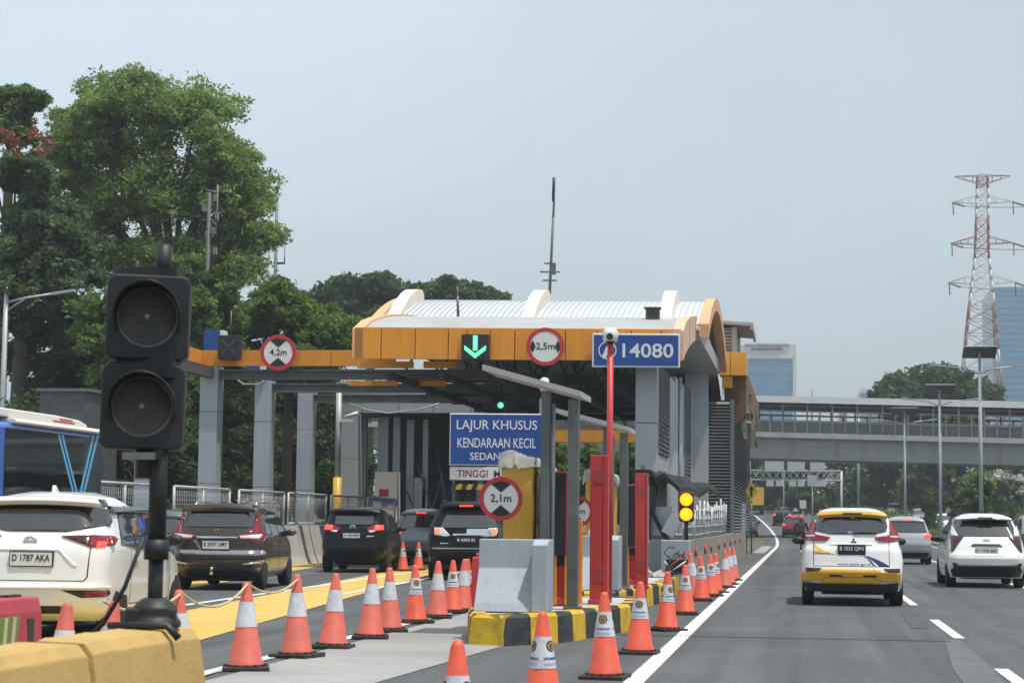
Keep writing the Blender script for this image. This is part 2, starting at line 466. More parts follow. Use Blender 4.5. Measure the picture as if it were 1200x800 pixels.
HW = [(.2, .78), (.32, .855), (.6, .875), (.93, .87), (1.03, .84), (1.30, .745), (1.52, .655), (1.60, .60), (1.655, .50), (1.69, .30)]
YF = [(.2, 4.2), (.5, 4.38), (.75, 4.36), (.9, 4.15), (1.0, 3.75), (1.07, 3.35), (1.5, 2.5), (1.6, 2.15), (1.655, 1.8), (1.69, 1.5)]
YR = [(.2, .32), (.34, .10), (.5, .02), (.72, .0), (.95, .05), (1.05, .09), (1.5, .30), (1.57, .35), (1.63, .55), (1.69, 1.0)]
def side_win(L, zb=1.02, zt=1.5, y0=.80):
    return [(y0, zb + .06), (y0 + .35, zt - .02), (1.55, zt + .03), (2.35, zt), (2.75, zt - .1), (3.2, zb + .06), (3.2, zb), (1.5, zb - .01)]
def car(name, label, cat, loc, sp, rz=0.0, group=None):
    B = Body(sp); paint = MATS[sp['paint']]; root = thing(name, loc, label, cat, group, rz)
    L, r = sp['L'], sp.get('r', .32); ya = sp.get('ya', .78); yb = ya + sp.get('wb', 2.75)
    b = B.mesh(); o = b.build('body', paint, root)
    cut_wells(o, (ya, yb), r, sp['hw'][2][1])
    tm, rm = wheel_meshes(r)
    for y in (ya, yb):
        for sx in (-1, 1):
            wo_ = bpy.data.objects.new('wheel', tm); COL.objects.link(wo_); wo_.parent = root
            wo_.location = (sx * (sp['hw'][2][1] - .115), y, r); wo_.rotation_euler = (0, 0, 0 if sx > 0 else PI)
            if sp.get('rims', True):
                ro = bpy.data.objects.new('rim', rm); COL.objects.link(ro); ro.parent = wo_
    u = MB(); u.b2(-.52, .52, ya - .35, L - .5, .19, .42)
    u.b2(-.58, .58, ya - .06, ya + .06, .26, .36); u.tube((.35, ya - .45, .27), (.35, ya + .4, .27), .05)
    u.build('underbody', MATS['gap_black'], root)
    cx, gy, k = sp['conv']
    def rearf(x, z): return (x, B.rear(x, z), z)
    def cv(p): return [((px - cx) / k, (gy - py) / k) for px, py in p]
    for ft in sp['feat']:
        nm, mt, th, polys = ft[:4]; mir = len(ft) > 4 and ft[4]
        mb = MB()
        for p in polys:
            q = cv(p)
            th_ = th + .006 if nm == 'rear_window' else th
            patch(mb, q, rearf, th=th_, step=.034)
        mb.build(nm, MATS[mt], root)
        if mir == 2:
            mb = MB()
            for p in polys: patch(mb, [(-x, z) for x, z in cv(p)[::-1]], rearf, th=th, step=.034)
            mb.build(nm, MATS[mt], root)
    # sides
    if sp.get('sides', True):
        sw = sp.get('sw') or side_win(L)
        for sx in (-1, 1):
            def sidef(y, z, sx=sx): return (sx * B.side(y, z), y, z)
            g = MB(); patch(g, sw, sidef, th=.010, axis=0, sgn=sx, step=.06); gl = g.build('side_window', MATS['car_glass'], root)
            pl = MB()
            for y in (sw[0][0] + .62, 2.15):
                patch(pl, [(y, 1.06), (y + .06, 1.06), (y + .02, 1.5), (y - .04, 1.5)], sidef, th=.012, axis=0, sgn=sx, step=.1)
            pl.build('pillar', MATS['gap_black'], gl)
            d = MB()
            for y in (1.2, 2.15, 3.15):
                patch(d, [(y, .4), (y + .012, .4), (y + .012, 1.0), (y, 1.0)], sidef, th=.002, axis=0, sgn=sx, step=.1)
            patch(d, [(1.2, .38), (3.16, .38), (3.16, .392), (1.2, .392)], sidef, th=.002, axis=0, sgn=sx, step=.2)
            d.build('door_gap', MATS['gap_black'], root)
            h = MB()
            for y in (1.32, 2.25): h.box((sx * (B.w(y, .9) + .012), y + .1, .9), (.035, .2, .035))
            h.build('door_handle', MATS[sp.get('handle', sp['paint'])], root, bevel=.01)
            mz = sp.get('mz', 1.05); m = MB(); mx = B.w(2.95, mz)
            m.lathe([(.02, -.10), (.085, -.09), (.10, -.03), (.10, .04), (.07, .09), (.02, .11)], (0, 0, 0), 12, 'y')
            m.v = [(sx * (mx + .12) + p[0] * 1.15, 2.98 + p[1] * .9, mz + .03 + p[2] * .72) for p in m.v]
            m.tube((sx * (mx - .04), 2.98, mz - .04), (sx * (mx + .1), 2.98, mz), .03)
            m.build('wing_mirror', MATS[sp.get('mirror', 'dark_trim')], root)
        ws = MB(); zb = 1.1; zt = sp['hw'][-1][0] - .2
        patch(ws, [(-.68, zb), (.68, zb), (.56, zt), (-.56, zt)], lambda x, z: (x, B.front(x, z), z), th=.01, axis=1, sgn=1)
        ws.build('windscreen', MATS['car_glass'], root)
        hl = MB()
        for sx in (-1, 1): patch(hl, [(sx * .5, .72), (sx * .8, .78), (sx * .8, .86), (sx * .5, .80)][::sx], lambda x, z: (x, B.front(x, z), z), th=.01, axis=1, sgn=1)
        hl.build('headlight', MATS['lamp_clear'], root)
    pt = sp.get('plate')
    if pt:
        s_, px0, py0, px1, py1, fg, bgm = pt
        x0, x1, z0, z1 = (px0 - cx) / k, (px1 - cx) / k, (gy - py1) / k, (gy - py0) / k
        yy = B.rear((x0 + x1) / 2, (z0 + z1) / 2) - .03
        p = MB(); p.b2(x0 - .012, x1 + .012, yy, yy + .08, z0 - .012, z1 + .012); f = p.build('plate_frame', MATS['dark_trim'], root, bevel=.004)
        q = MB(); q.b2(x0, x1, yy - .004, yy + .01, z0, z1); pl = q.build('number_plate', MATS[bgm], root)
        text(s_, (x1 - x0) * .9, (z1 - z0) * .52, MATS[fg], pl, ((x0 + x1) / 2, yy - .004, (z0 + z1) / 2 + (z1 - z0) * .10), bold=.012)
        text('05-28', (x1 - x0) * .16, (z1 - z0) * .13, MATS[fg], pl, ((x0 + x1) / 2, yy - .004, z0 + (z1 - z0) * .14)) if sp.get('pdate') else None
    for fn in sp.get('extra', []): fn(root, B)
    return root
# ------------------------------------------------------------------ ground and roads
YS = [-60, -20, 0, 10, 20, 30, 40, 50, 60, 70, 80, 90, 100, 110, 120, 130, 140, 150, 160, 170, 180, 190, 200, 220, 240, 260, 280, 300, 330, 360, 400, 500, 700, 1000, 1600, 3200]
def _zr(y):
    if y < 110: return 0.0
    if y < 200: return .00018 * (y - 110) ** 2
    return min(1.458 + .0324 * (y - 200), 6.0)
ZS = [_zr(y) for y in YS]
def zg(y): return float(np.interp(y, YS, ZS))
def xr(y): return 0.0 if y < 110 else -.0003 * (min(y, 420) - 110) ** 2 - (max(y, 420) - 420) * .186
def strip(name, x0, x1, y0, y1, dz, m, curve=True, kind='structure'):
    ys = sorted(set([y for y in YS if y0 < y < y1] + [y0, y1]))
    g = []
    for y in ys:
        c = xr(y) if curve else 0; a = x0(y) if callable(x0) else x0; b = x1(y) if callable(x1) else x1
        g.append([(a + c, y, zg(y) + dz), (b + c, y, zg(y) + dz)])
    o = MB().sheet(g).build(name, m, recalc=False)
    # make sure the sheet faces up
    if o.data.polygons[0].normal.z < 0: o.data.flip_normals()
    o['kind'] = kind
    return o
def asphalt(name, col, tracks=True, seal=None):
    m = bpy.data.materials.new(name); MATS[name] = m; m.use_nodes = True
    t = m.node_tree; n = t.nodes; L = t.links; b = n['Principled BSDF']; b.inputs['Roughness'].default_value = .88
    b.inputs['Specular IOR Level'].default_value = .35
    tc = n.new('ShaderNodeTexCoord')
    def noise(scale, det, mapscale=None, ro=.6):
        z = n.new('ShaderNodeTexNoise'); z.inputs['Scale'].default_value = scale; z.inputs['Detail'].default_value = det; z.inputs['Roughness'].default_value = ro
        if mapscale:
            mp = n.new('ShaderNodeMapping'); mp.inputs['Scale'].default_value = mapscale
            L.new(tc.outputs['Object'], mp.inputs['Vector']); L.new(mp.outputs[0], z.inputs['Vector'])
        else: L.new(tc.outputs['Object'], z.inputs['Vector'])
        return z.outputs['Fac']
    def rng_(src, a, b_, lo, hi):
        r = n.new('ShaderNodeMapRange'); r.inputs['From Min'].default_value = a; r.inputs['From Max'].default_value = b_
        r.inputs['To Min'].default_value = lo; r.inputs['To Max'].default_value = hi; L.new(src, r.inputs['Value']); return r.outputs[0]
    def mulv(a, b_):
        q = n.new('ShaderNodeMath'); q.operation = 'MULTIPLY'; L.new(a, q.inputs[0]); L.new(b_, q.inputs[1]); return q.outputs[0]
    f = mulv(rng_(noise(.35, 6), .3, .7, .84, 1.14), rng_(noise(60, 3), .3, .7, .86, 1.14))
    f = mulv(f, rng_(noise(1.0, 6, (1.5, .03, 1)), .36, .66, .74, 1.20))
    f = mulv(f, rng_(noise(1.0, 8, (.9, .22, 1), .75), .56, .66, 1.0, .74))
    f = mulv(f, rng_(noise(7, 5, None, .75), .66, .72, 1.0, .66))
    mx = n.new('ShaderNodeVectorMath'); mx.operation = 'SCALE'; mx.inputs[0].default_value = col
    L.new(f, mx.inputs['Scale']); L.new(mx.outputs[0], b.inputs['Base Color'])
    bp = n.new('ShaderNodeBump'); bp.inputs['Strength'].default_value = .35; bp.inputs['Distance'].default_value = .01
    L.new(noise(140, 2), bp.inputs['Height']); L.new(bp.outputs[0], b.inputs['Normal'])
    return m
asphalt('asphalt', (.092, .096, .101))
asphalt('asphalt_toll', (.095, .098, .102))
mat('soil', (.10, .095, .06), .95, var=.35, scale=.6, dirt=.7, dcol=(.04, .06, .02), dscale=.3, bump=.3)
mat('worn_concrete', (.31, .31, .30), .9, var=.16, scale=1.1, dirt=.85, dcol=(.12, .12, .12), dscale=.55, bump=.3)
mat('line_white', (.68, .68, .66), .7, var=.10, scale=6, dirt=.75, dcol=(.2, .2, .2), dscale=3.5)
mat('band_yellow', (.58, .40, .10), .8, var=.10, scale=2, dirt=.35, dcol=(.25, .2, .1), dscale=1.3)
mat('tar', (.03, .03, .032), .8, var=.2, scale=1.0)
mat('kerb_grey', (.34, .34, .32), .85, var=.2, scale=2, dirt=.5)
XS = [-2500, -900, -300, -120, -60, -30, -10, 0, 10, 30, 60, 120, 300, 900, 2500]
g = MB(); g.sheet([[(x, y, zg(y) - .004) for x in XS] for y in YS])
go = g.build('ground', MATS['soil'], kind='structure', recalc=False)
if go.data.polygons[0].normal.z < 0: go.data.flip_normals()
ROAD = strip('main_road', -2.35, 8.6, -60, 420, .004, MATS['asphalt'])
strip('opposite_road', 11.2, 22.5, -60, 420, .004, MATS['asphalt'])
TOLL = strip('toll_road', -28, -2.35, -60, 112, .0, MATS['asphalt_toll'], False)
def mk(road, name, *args):
    o = strip(name, *args); o.parent = road; del o['kind']; return o
# painted lines
mk(ROAD, 'edge_line', -1.56, -1.38, 4, 420, .010, MATS['line_white'])
mk(ROAD, 'edge_line', 7.95, 8.10, 4, 420, .010, MATS['line_white'])
md_ = MB()
for k in range(-2, 32):
    y0 = 25.3 + 10 * k
    for x0, x1 in ((1.87, 2.01), (4.94, 5.08)):
        ys = sorted(set([y for y in YS if y0 < y < y0 + 4.8] + [y0, y0 + 4.8])); md_.sheet([[(x0 + xr(y), y, zg(y) + .010), (x1 + xr(y), y, zg(y) + .010)] for y in ys])
o = md_.build('lane_marking', MATS['line_white'], ROAD, recalc=False)
if o.data.polygons[0].normal.z < 0: o.data.flip_normals()
def lin(a, b):
    (x0, y0), (x1, y1) = a, b
    return lambda y: x0 + (x1 - x0) * (y - y0) / (y1 - y0)
def gl(a, b): return lin(gp(*a)[:2], gp(*b)[:2])
wl = gl((228, 792), (410, 747)); mk(TOLL, 'edge_line', lambda y: wl(y) - .08, lambda y: wl(y) + .08, 4, 50, .010, MATS['line_white'], False)
strip('concrete_pavement', lambda y: wl(y) + .25, lambda y: -3.2 + (.35 * math.sin(y * .9)) - max(0, (20 - y)) * .10, 6, 46, .006, MATS['worn_concrete'], False)
nb, ntp, wl2 = gl((228, 752), (420, 697)), gl((225, 714), (400, 680)), gl((225, 708), (430, 678))
mk(TOLL, 'yellow_band', lambda y: ntp(y), lambda y: nb(y), 10, 52, .008, MATS['band_yellow'], False)
mk(TOLL, 'edge_line', lambda y: wl2(y) - .08, lambda y: wl2(y) + .08, 10, 52, .011, MATS['line_white'], False)
wl3 = gl((420, 693), (575, 664)); mk(TOLL, 'edge_line', lambda y: wl3(y) - .08, lambda y: wl3(y) + .08, 36, 62, .014, MATS['line_white'], False)
fa, fb = gl((215, 690), (385, 662)), gl((215, 682), (385, 656))
mk(TOLL, 'yellow_band', lambda y: fa(y) - 1.9, lambda y: fa(y), 14, 80, .009, MATS['band_yellow'], False)
mk(TOLL, 'edge_line', lambda y: fa(y) - 2.35, lambda y: fa(y) - 2.2, 14, 80, .012, MATS['line_white'], False)
mk(TOLL, 'yellow_band', -11.6, -8.6, 52, 60, .0095, MATS['band_yellow'], False)
# repaired strips and joints in the carriageway
mat('patch_dark', (.068, .07, .073), .85, var=.2, scale=2, bump=.3, bscale=90); mat('patch_pale', (.115, .118, .122), .85, var=.15, scale=2, bump=.3, bscale=90)
for x0, x1, y0, y1, mt in ((1.52, 1.82, 15.0, 25.0, 'patch_pale'), (1.15, 1.42, 27.5, 33.0, 'patch_dark'), (2.3, 4.6, 58, 64, 'patch_dark')):
    mk(ROAD, 'road_patch', lambda y, a=x0: a + .06 * math.sin(y * 2.1) + .035 * (y - 20), lambda y, b_=x1: b_ + .08 * math.sin(y * 1.7) + .035 * (y - 20), y0, y1, .009, MATS[mt])
mk(ROAD, 'road_joint', -1.3, 8.0, 68.0, 68.25, .012, MATS['tar'])
mk(ROAD, 'road_joint', -2.3, 1.8, 24.6, 24.68, .012, MATS['tar'])
mk(ROAD, 'road_joint', -1.3, 5.0, 45.2, 45.3, .012, MATS['tar'])
# white paved wedge at the end of the barrier wall
strip('side_pavement', lambda y: -2.33, lambda y: -1.75, 92, 118, .012, MATS['worn_concrete'])
# central reservation: kerb and soil
for nm, x0, x1, z0 in (('kerb', 8.6, 8.85, .0), ('kerb', 10.95, 11.2, .0)):
    ys = [y for y in YS if -20 <= y <= 400]; k = MB()
    gg = [[(x0 + xr(y), y, zg(y) + .16), (x1 + xr(y), y, zg(y) + .16)] for y in ys]
    k.sheet(gg, .2); k.build(nm, MATS['kerb_grey'], kind='structure')
ys = [y for y in YS if -20 <= y <= 400]
strip('central_ground', 8.85, 10.95, -20, 400, .11, MATS['soil'])
# ------------------------------------------------------------------ toll canopy
mat('orange_panel', (.76, .305, .018), .45, var=.07, scale=.8, dirt=.4, dcol=(.34, .15, .05), dscale=.9, streak=True)
mat('orange_light', (.74, .40, .20), .55, var=.10, scale=1, dirt=.35, dcol=(.45, .3, .2))
mat('board_peach', (.70, .47, .32), .6, var=.08, scale=1, dirt=.4, dcol=(.42, .30, .24))
mat('orange_sunlit', (.80, .36, .04), .5, var=.06, dirt=.2, dcol=(.5, .25, .06))  # lighter orange, sunlight on strips and bracket fronts put into the colour
mat('cream', (.80, .72, .58), .5, var=.06, dirt=.2, dcol=(.4, .35, .28))
mat('roof_white', (.62, .65, .67), .38, metal=.15, var=.10, scale=.6, dirt=.4, dcol=(.34, .36, .37))
mat('roof_seam', (.44, .465, .485), .5, metal=.2, var=.1)
mat('roof_grey', (.40, .41, .41), .6, metal=.1, var=.10, scale=.5, dirt=.4, dcol=(.22, .22, .22))
mat('cladding', (.42, .455, .49), .42, metal=.25, var=.06, scale=.6, dirt=.22, dcol=(.22, .22, .22), streak=True)
mat('cladding_dark', (.17, .18, .19), .5, metal=.2, var=.10, scale=.6, dirt=.3, dcol=(.07, .07, .07), streak=True)
mat('steel_dark', (.045, .05, .052), .55, metal=.3, var=.2, scale=2, dirt=.4, dcol=(.10, .08, .06))
mat('steel_grey', (.13, .14, .14), .5, metal=.4, var=.2, scale=3, dirt=.5, dcol=(.06, .05, .04))
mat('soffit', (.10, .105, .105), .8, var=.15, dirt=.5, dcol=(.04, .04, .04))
mat('louvre', (.20, .21, .215), .5, metal=.3, var=.12, dirt=.4, dcol=(.08, .08, .08))
mat('louvre_pale', (.42, .41, .38), .5, metal=.2, var=.1, dirt=.4, dcol=(.12, .11, .1))
mat('concrete', (.47, .46, .44), .9, var=.14, scale=1.4, dirt=.4, dcol=(.12, .11, .10), streak=True, bump=.3)
mat('concrete_dirty', (.24, .22, .185), .9, var=.2, scale=1.4, dirt=.85, dcol=(.06, .055, .05), streak=True, bump=.3)
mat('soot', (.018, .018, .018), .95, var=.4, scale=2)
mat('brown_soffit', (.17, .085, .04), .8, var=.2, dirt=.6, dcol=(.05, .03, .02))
mat('sign_blue', (.006, .062, .30), .45, var=.05, scale=1)
mat('sign_white', (.74, .75, .74), .5, var=.05)
mat('sign_red', (.50, .03, .045), .45, var=.06)
mat('black_plastic', (.015, .016, .018), .5, var=.15)
mat('mesh_white', (.44, .46, .47), .5, metal=.2, var=.1, dirt=.3)
mat('red_paint', (.52, .045, .045), .45, var=.08, scale=2, dirt=.25, dcol=(.25, .03, .03))
mat('red_faded', (.48, .10, .12), .55, var=.1)
mat('orange_paint', (.72, .26, .03), .45, var=.08, dirt=.2, dcol=(.3, .1, .02))
mat('yellow_box', (.70, .41, .05), .4, var=.08, dirt=.25, dcol=(.4, .22, .04))
mat('rubble', (.42, .39, .35), .95, var=.35, scale=6)
YC0, YC1 = 55.0, 81.0
XL, XR_ = at(415, 400, YC0 - .9).x, at(799, 400, YC0).x      # ends of the front fascia
def arch_o(y): t = (y - YC0) / (YC1 - YC0); return 6.75 - .35 * t + 1.5 * max(0, math.sin(PI * t)) ** .7
def arch_i(y): t = (y - YC0) / (YC1 - YC0); return 5.92 + .35 * t + 1.42 * max(0, math.sin(PI * t)) ** .8
C = thing('toll_canopy', ((XL + XR_) / 2, YC0, 0), 'long toll gate canopy with orange fascia, arched orange ends and ribbed white vault roof', 'toll gate')
OX = C.location.x
SH = .10                                    # the gate front stands square to the toll lanes, which bear left
def fy(x): return YC0 + SH * min(0.0, x - XR_)
def cb(mb, name, m, bevel=0.0, parent=None):             # canopy part given in world coordinates
    mb.v = [(p[0] - OX, p[1] - YC0 + SH * min(0.0, max(p[0], XL - .3) - XR_) * (1 if p[1] < 90 else 0), p[2]) for p in mb.v]
    return mb.build(name, MATS[m], parent or C, bevel)
def cb_flat(mb, name, m, bevel=0.0):
    mb.v = [(p[0] - OX, p[1] - YC0, p[2]) for p in mb.v]; return mb.build(name, MATS[m], C, bevel)
# front fascia as separate panels on a dark backing
px = [415, 447, 487, 526, 548, 575, 604, 634, 663, 700, 740, 775, 799]
zf0, zf1 = 5.90, 6.80
for a, b in zip(px[:-1], px[1:]):
    xa, xb = XL + (XR_ - XL) * (a - 415) / 384, XL + (XR_ - XL) * (b - 415) / 384; m = MB(); m.b2(xa + .012, xb - .012, 55.0, 55.08, zf0, zf1); cb(m, 'fascia_panel', 'orange_panel', .008)
m = MB(); m.b2(XL + .03, XR_ - .03, 55.09, 55.3, zf0 + .02, zf1 - .02); cb(m, 'fascia_backing', 'steel_dark')
# rear-side orange strips that show below the fascia
m = MB()
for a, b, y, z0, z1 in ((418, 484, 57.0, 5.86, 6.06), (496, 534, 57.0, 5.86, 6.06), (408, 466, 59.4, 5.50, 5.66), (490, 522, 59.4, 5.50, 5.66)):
    m = MB(); m.b2(at(a, 440, y).x, at(b, 440, y).x, y, y + .1, z0, z1); cb_flat(m, 'inner_fascia', 'orange_sunlit')  # strips sit under the roof; their sunlit look is in the colour
# grey roof over the front bay
ys_ = [YC0 + (YC1 - YC0) * k / 24 for k in range(25)]
m = MB(); m.sheet([[(XL + .12, max(y, YC0 + .1), arch_o(y) - .06), (XR_ - .25, max(y, YC0 + .1), arch_o(y) - .06)] for y in ys_], .12); r = cb(m, 'front_roof', 'roof_grey')
# arched end boards
for x0, x1, mt in ((XL - .05, XL + .25, 'orange_light'), (XR_ - .25, XR_ + .05, 'board_peach')):
    m = MB(); vs = []; n = len(ys_)
    for x in (x0, x1):
        for y in ys_: vs.append((x, y, arch_o(y)))
        for y in ys_: vs.append((x, y, arch_i(y)))
    fs = []
    for k in range(n - 1):
        fs += [(k, k + 1, n + k + 1, n + k), (2 * n + k, 3 * n + k, 3 * n + k + 1, 2 * n + k + 1), (k, 2 * n + k, 2 * n + k + 1, k + 1), (n + k, n + k + 1, 3 * n + k + 1, 3 * n + k)]
    fs += [(0, n, 3 * n, 2 * n), (n - 1, 3 * n - 1, 4 * n - 1, 2 * n - 1)]
    m.add(vs, fs); cb(m, 'arch_board', mt)
m = MB()
for k in range(1, 7):
    y = YC0 + 3.0 * k; m.b2(XR_ + .045, XR_ + .056, y, y + .03, arch_i(y) + .02, arch_o(y) - .02)
cb(m, 'panel_joint', 'gap_black')
# arched soffit inside the end board
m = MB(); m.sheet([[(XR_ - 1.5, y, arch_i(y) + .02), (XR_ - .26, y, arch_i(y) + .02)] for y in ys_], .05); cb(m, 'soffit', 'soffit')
m = MB()
for y in (60.5, 67, 72, 77):
    m.b2(XL - .2, XR_ - .8, y - .12, y + .12, 5.62, 5.92)
    for k in range(7):
        x = XL + (XR_ - XL) * (k + .3) / 8.5
        m.tube((x, y, 5.9), (x + .55, y, arch_i(y) - .05), .04, n=6); m.tube((x + .55, y, arch_i(y) - .05), (x + 1.1, y, 5.9), .04, n=6)
for k in range(5):
    x = XL + (XR_ - XL) * (k + .5) / 6; m.b2(x - .08, x + .08, 56, 80, 5.45, 5.62)
m.b2(XL - .2, XR_ - .5, 80.2, 80.5, 5.5, 6.4)
cb(m, 'roof_truss', 'steel_dark')
# white barrel vault behind, with fins
VX0, VX1, VY0, VY1 = at(452, 372, 62).x, at(829, 372, 66).x, 61.5, 76.0
def vz(y): t = (y - VY0) / (VY1 - VY0); return 7.5 + 1.5 * math.sin(PI * max(0, min(1, t))) ** .85
vy = [VY0 + (VY1 - VY0) * k / 28 for k in range(29)]
m = MB(); m.sheet([[(VX0, y, vz(y)), (VX1, y, vz(y))] for y in vy], .1)
cb(m, 'vault_roof', 'roof_white')
m = MB()
for k in range(1, 56):
    x = VX0 + (VX1 - VX0) * k / 56; m.sheet([[(x - .014, y, vz(y) + .022), (x + .014, y, vz(y) + .022)] for y in vy[:20]], .03)
cb(m, 'seam', 'roof_seam')
m = MB(); m.b2(VX0, VX1, VY0 + .1, VY1 - .1, 7.1, 7.6); cb(m, 'vault_base', 'roof_grey')
for x in (VX0 - .25, VX1 - .05):
    m = MB(); m.sheet([[(x, y, vz(y) + .10), (x + .32, y, vz(y) + .10)] for y in vy], .42); cb(m, 'vault_edge', 'orange_light')
for pxx in (478, 628, 783):
    x = at(pxx, 358, 63.5).x; m = MB(); top = []; bot = []
    for k in range(17):
        t = k / 16; y = VY0 + .5 + 4.2 * t; h = .08 + .46 * math.sin(PI * min(1, .06 + .80 * t)) ** .8 * (t ** .5)
        if k == 16: h *= .55
        top.append((y, vz(y) + h)); bot.append((y, vz(y) - .05))
    m.prism(bot + top[::-1], 'x', x - .2, x + .2); cb(m, 'roof_fin', 'cream')
# front right pier and its plinth
m = MB(); x0, x1 = at(745, 500, 56).x, at(770, 500, 56).x
for z0, z1 in ((1.02, 2.62), (2.635, 4.2), (4.215, 5.9)): m.b2(x0, x1, 56, 56.62, z0, z1)
cb(m, 'pier', 'cladding', .01)
m = MB(); m.b2(x0 - .25, x1 + .5, 55.9, 74, 0, 1.0); cb(m, 'plinth', 'concrete')
# side wall with louvre screens along the road side
m = MB(); xs_ = x1 - .05
for (ya_, yb_, z0, z1) in ((61.5, 65, 1.0, 6.0), (65.05, 69.8, 1.0, 6.2), (73.5, 75.5, 1.0, 6.4), (56.7, 61.4, 2.9, 3.35)):
    m.b2(xs_ - .25, xs_, ya_, yb_, z0, z1)
cb(m, 'side_wall', 'cladding')
for (ya_, yb_, z0, z1) in ((56.75, 61.4, 3.4, 6.0), (69.9, 73.4, 3.0, 6.3)):
    m = MB()
    k = z0
    while k < z1: m.box((xs_ - .02, (ya_ + yb_) / 2, k), (.16, yb_ - ya_ - .1, .03), ry=R(-35)); k += .14
    m.b2(xs_ - .1, xs_ + .06, ya_, ya_ + .07, z0, z1); m.b2(xs_ - .1, xs_ + .06, yb_ - .07, yb_, z0, z1)
    cb(m, 'louvre_screen', 'louvre')
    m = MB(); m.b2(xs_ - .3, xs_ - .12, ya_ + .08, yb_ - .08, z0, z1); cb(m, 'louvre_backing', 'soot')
m = MB()
for y in (66.6, 67.1): m.tube((xs_ + .05, y, 1), (xs_ + .05, y, 6.3), .05)
cb(m, 'drain_pipe', 'cladding')
m = MB(); m.b2(xs_ - .3, at(829, 520, 76).x + .05, 75.6, 75.9, 1.0, 7.2); cb(m, 'side_wall', 'cladding')
# big louvred plant enclosure
LX0, LX1 = at(829, 520, 76).x, at(857, 520, 76).x
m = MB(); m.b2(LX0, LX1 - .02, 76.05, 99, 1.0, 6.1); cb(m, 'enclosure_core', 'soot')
for a, b, c_ in (('f', 0, 0), ('s', 0, 0)):
    m = MB(); k = 1.1
    while k < 6.1:
        if a == 'f': m.box(((LX0 + LX1) / 2, 75.98, k), (LX1 - LX0 - .05, .16, .03), rx=R(35))
        else: m.box((LX1 + .05, 87.6, k), (.16, 22.6, .03), ry=R(35))
        k += .125
    if a == 'f': m.b2(LX0, LX0 + .06, 75.9, 76.05, 1.0, 6.1); m.b2(LX1 - .04, LX1 + .1, 75.9, 76.2, 1.0, 6.12)
    else: m.b2(LX1, LX1 + .12, 98.9, 99.1, 1.0, 6.12)
    cb(m, 'louvre_panel', 'louvre')
# louvred roof monitor with its small lid
mx0, mx1 = at(829, 400, 77).x, at(863, 400, 77).x
m = MB(); m.b2(mx0, mx1, 77, 82, 7.8, 9.0); cb(m, 'monitor_core', 'louvre')
m = MB(); k = 7.95
while k < 8.95: m.box(((mx0 + mx1) / 2, 76.96, k), (mx1 - mx0, .12, .05), rx=R(30)); k += .13
m.b2(mx1 - .18, mx1 + .02, 76.88, 77.0, 7.8, 9.02); cb(m, 'louvre_monitor', 'louvre_pale')
m = MB(); m.box(((mx0 + mx1) / 2 + .2, 79.3, 9.16), (mx1 - mx0 + .9, 5.6, .12), ry=R(4)); m.box((mx1 + .6, 79.3, 9.02), (.1, 5.6, .25)); cb(m, 'monitor_lid', 'louvre_pale')
# orange side brackets
bx0, bx1 = at(843, 430, 76.3).x, at(875, 430, 76.3).x
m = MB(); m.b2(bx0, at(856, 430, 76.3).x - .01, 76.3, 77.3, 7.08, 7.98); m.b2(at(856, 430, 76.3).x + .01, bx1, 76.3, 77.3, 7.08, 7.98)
m.b2(bx0 + .1, bx0 + .5, 76.4, 76.7, 6.6, 7.06); cb(m, 'bracket_panel', 'orange_sunlit', .01)
m = MB(); m.prism([(bx0 + .25, 7.06), (bx1 - .02, 7.06), (bx1 - .05, 5.6), (bx1 - .45, 5.2), (bx0 + .25, 5.6)], 'y', 76.75, 77.3); cb(m, 'bracket_side', 'brown_soffit')
m = MB(); m.b2(bx1 - .9, bx1 - .02, 77.4, 99, 6.12, 7.3); cb(m, 'bracket_soffit', 'brown_soffit')
ex0, ex1 = at(876, 460, 100).x, at(885, 460, 100).x
m = MB(); m.prism([(ex0, 8.1), (ex1, 8.1), (ex1 - .1, 6.0), (ex0 + .15, 5.4)], 'y', 99.2, 99.8); cb(m, 'far_bracket', 'orange_light')
m = MB()
for k in range(16): m.box((bx1 + rng.uniform(-.3, .1), 77.5 + k * .9, rng.uniform(4.9, 6.2)), (.18, .5, rng.uniform(.3, 1.1)), rx=rng.uniform(-.3, .3), ry=rng.uniform(-.3, .3))
cb(m, 'torn_cladding', 'concrete_dirty')
# steel frame over the left lanes: four clad posts, cross beams, orange front beam
PX_ = -18.0
for y in (52.3, 58.1, 64.2, 69.9):
    m = MB(); zt = 6.0
    for z0, z1 in ((0, 2.4), (2.415, 4.6), (4.615, zt)): m.b2(PX_ - .28, PX_ + .28, y, y + .62, z0, z1)
    cb_flat(m, 'post', 'cladding', .01)
m = MB()
for y in (58.4, 64.5, 70.2):
    m = MB(); m.b2(PX_ - .3, XL + 3.2, y - .06, y + .06, 5.66, 5.86); m.b2(PX_ - .3, XL + 3.2, y - .17, y + .17, 5.86, 5.92); m.b2(PX_ - .3, XL + 3.2, y - .17, y + .17, 5.62, 5.67); cb_flat(m, 'cross_beam', 'steel_grey')
m = MB(); m.b2(PX_ - .14, PX_ + .14, 52.6, 58.5, 5.65, 5.98)
cb_flat(m, 'side_beam', 'steel_grey')
m = MB()
for a, b in ((-18.4, -16.2), (-16.18, -14.2), (-14.18, -12.2)): m.b2(a, b, 58.15, 58.3, 6.02, 6.50)
m.b2(-18.4, -18.25, 52.2, 58.14, 6.02, 6.50)
m.v = [(p[0], p[1] + 0.0, p[2]) for p in m.v]; cb_flat(m, 'front_beam', 'orange_panel')
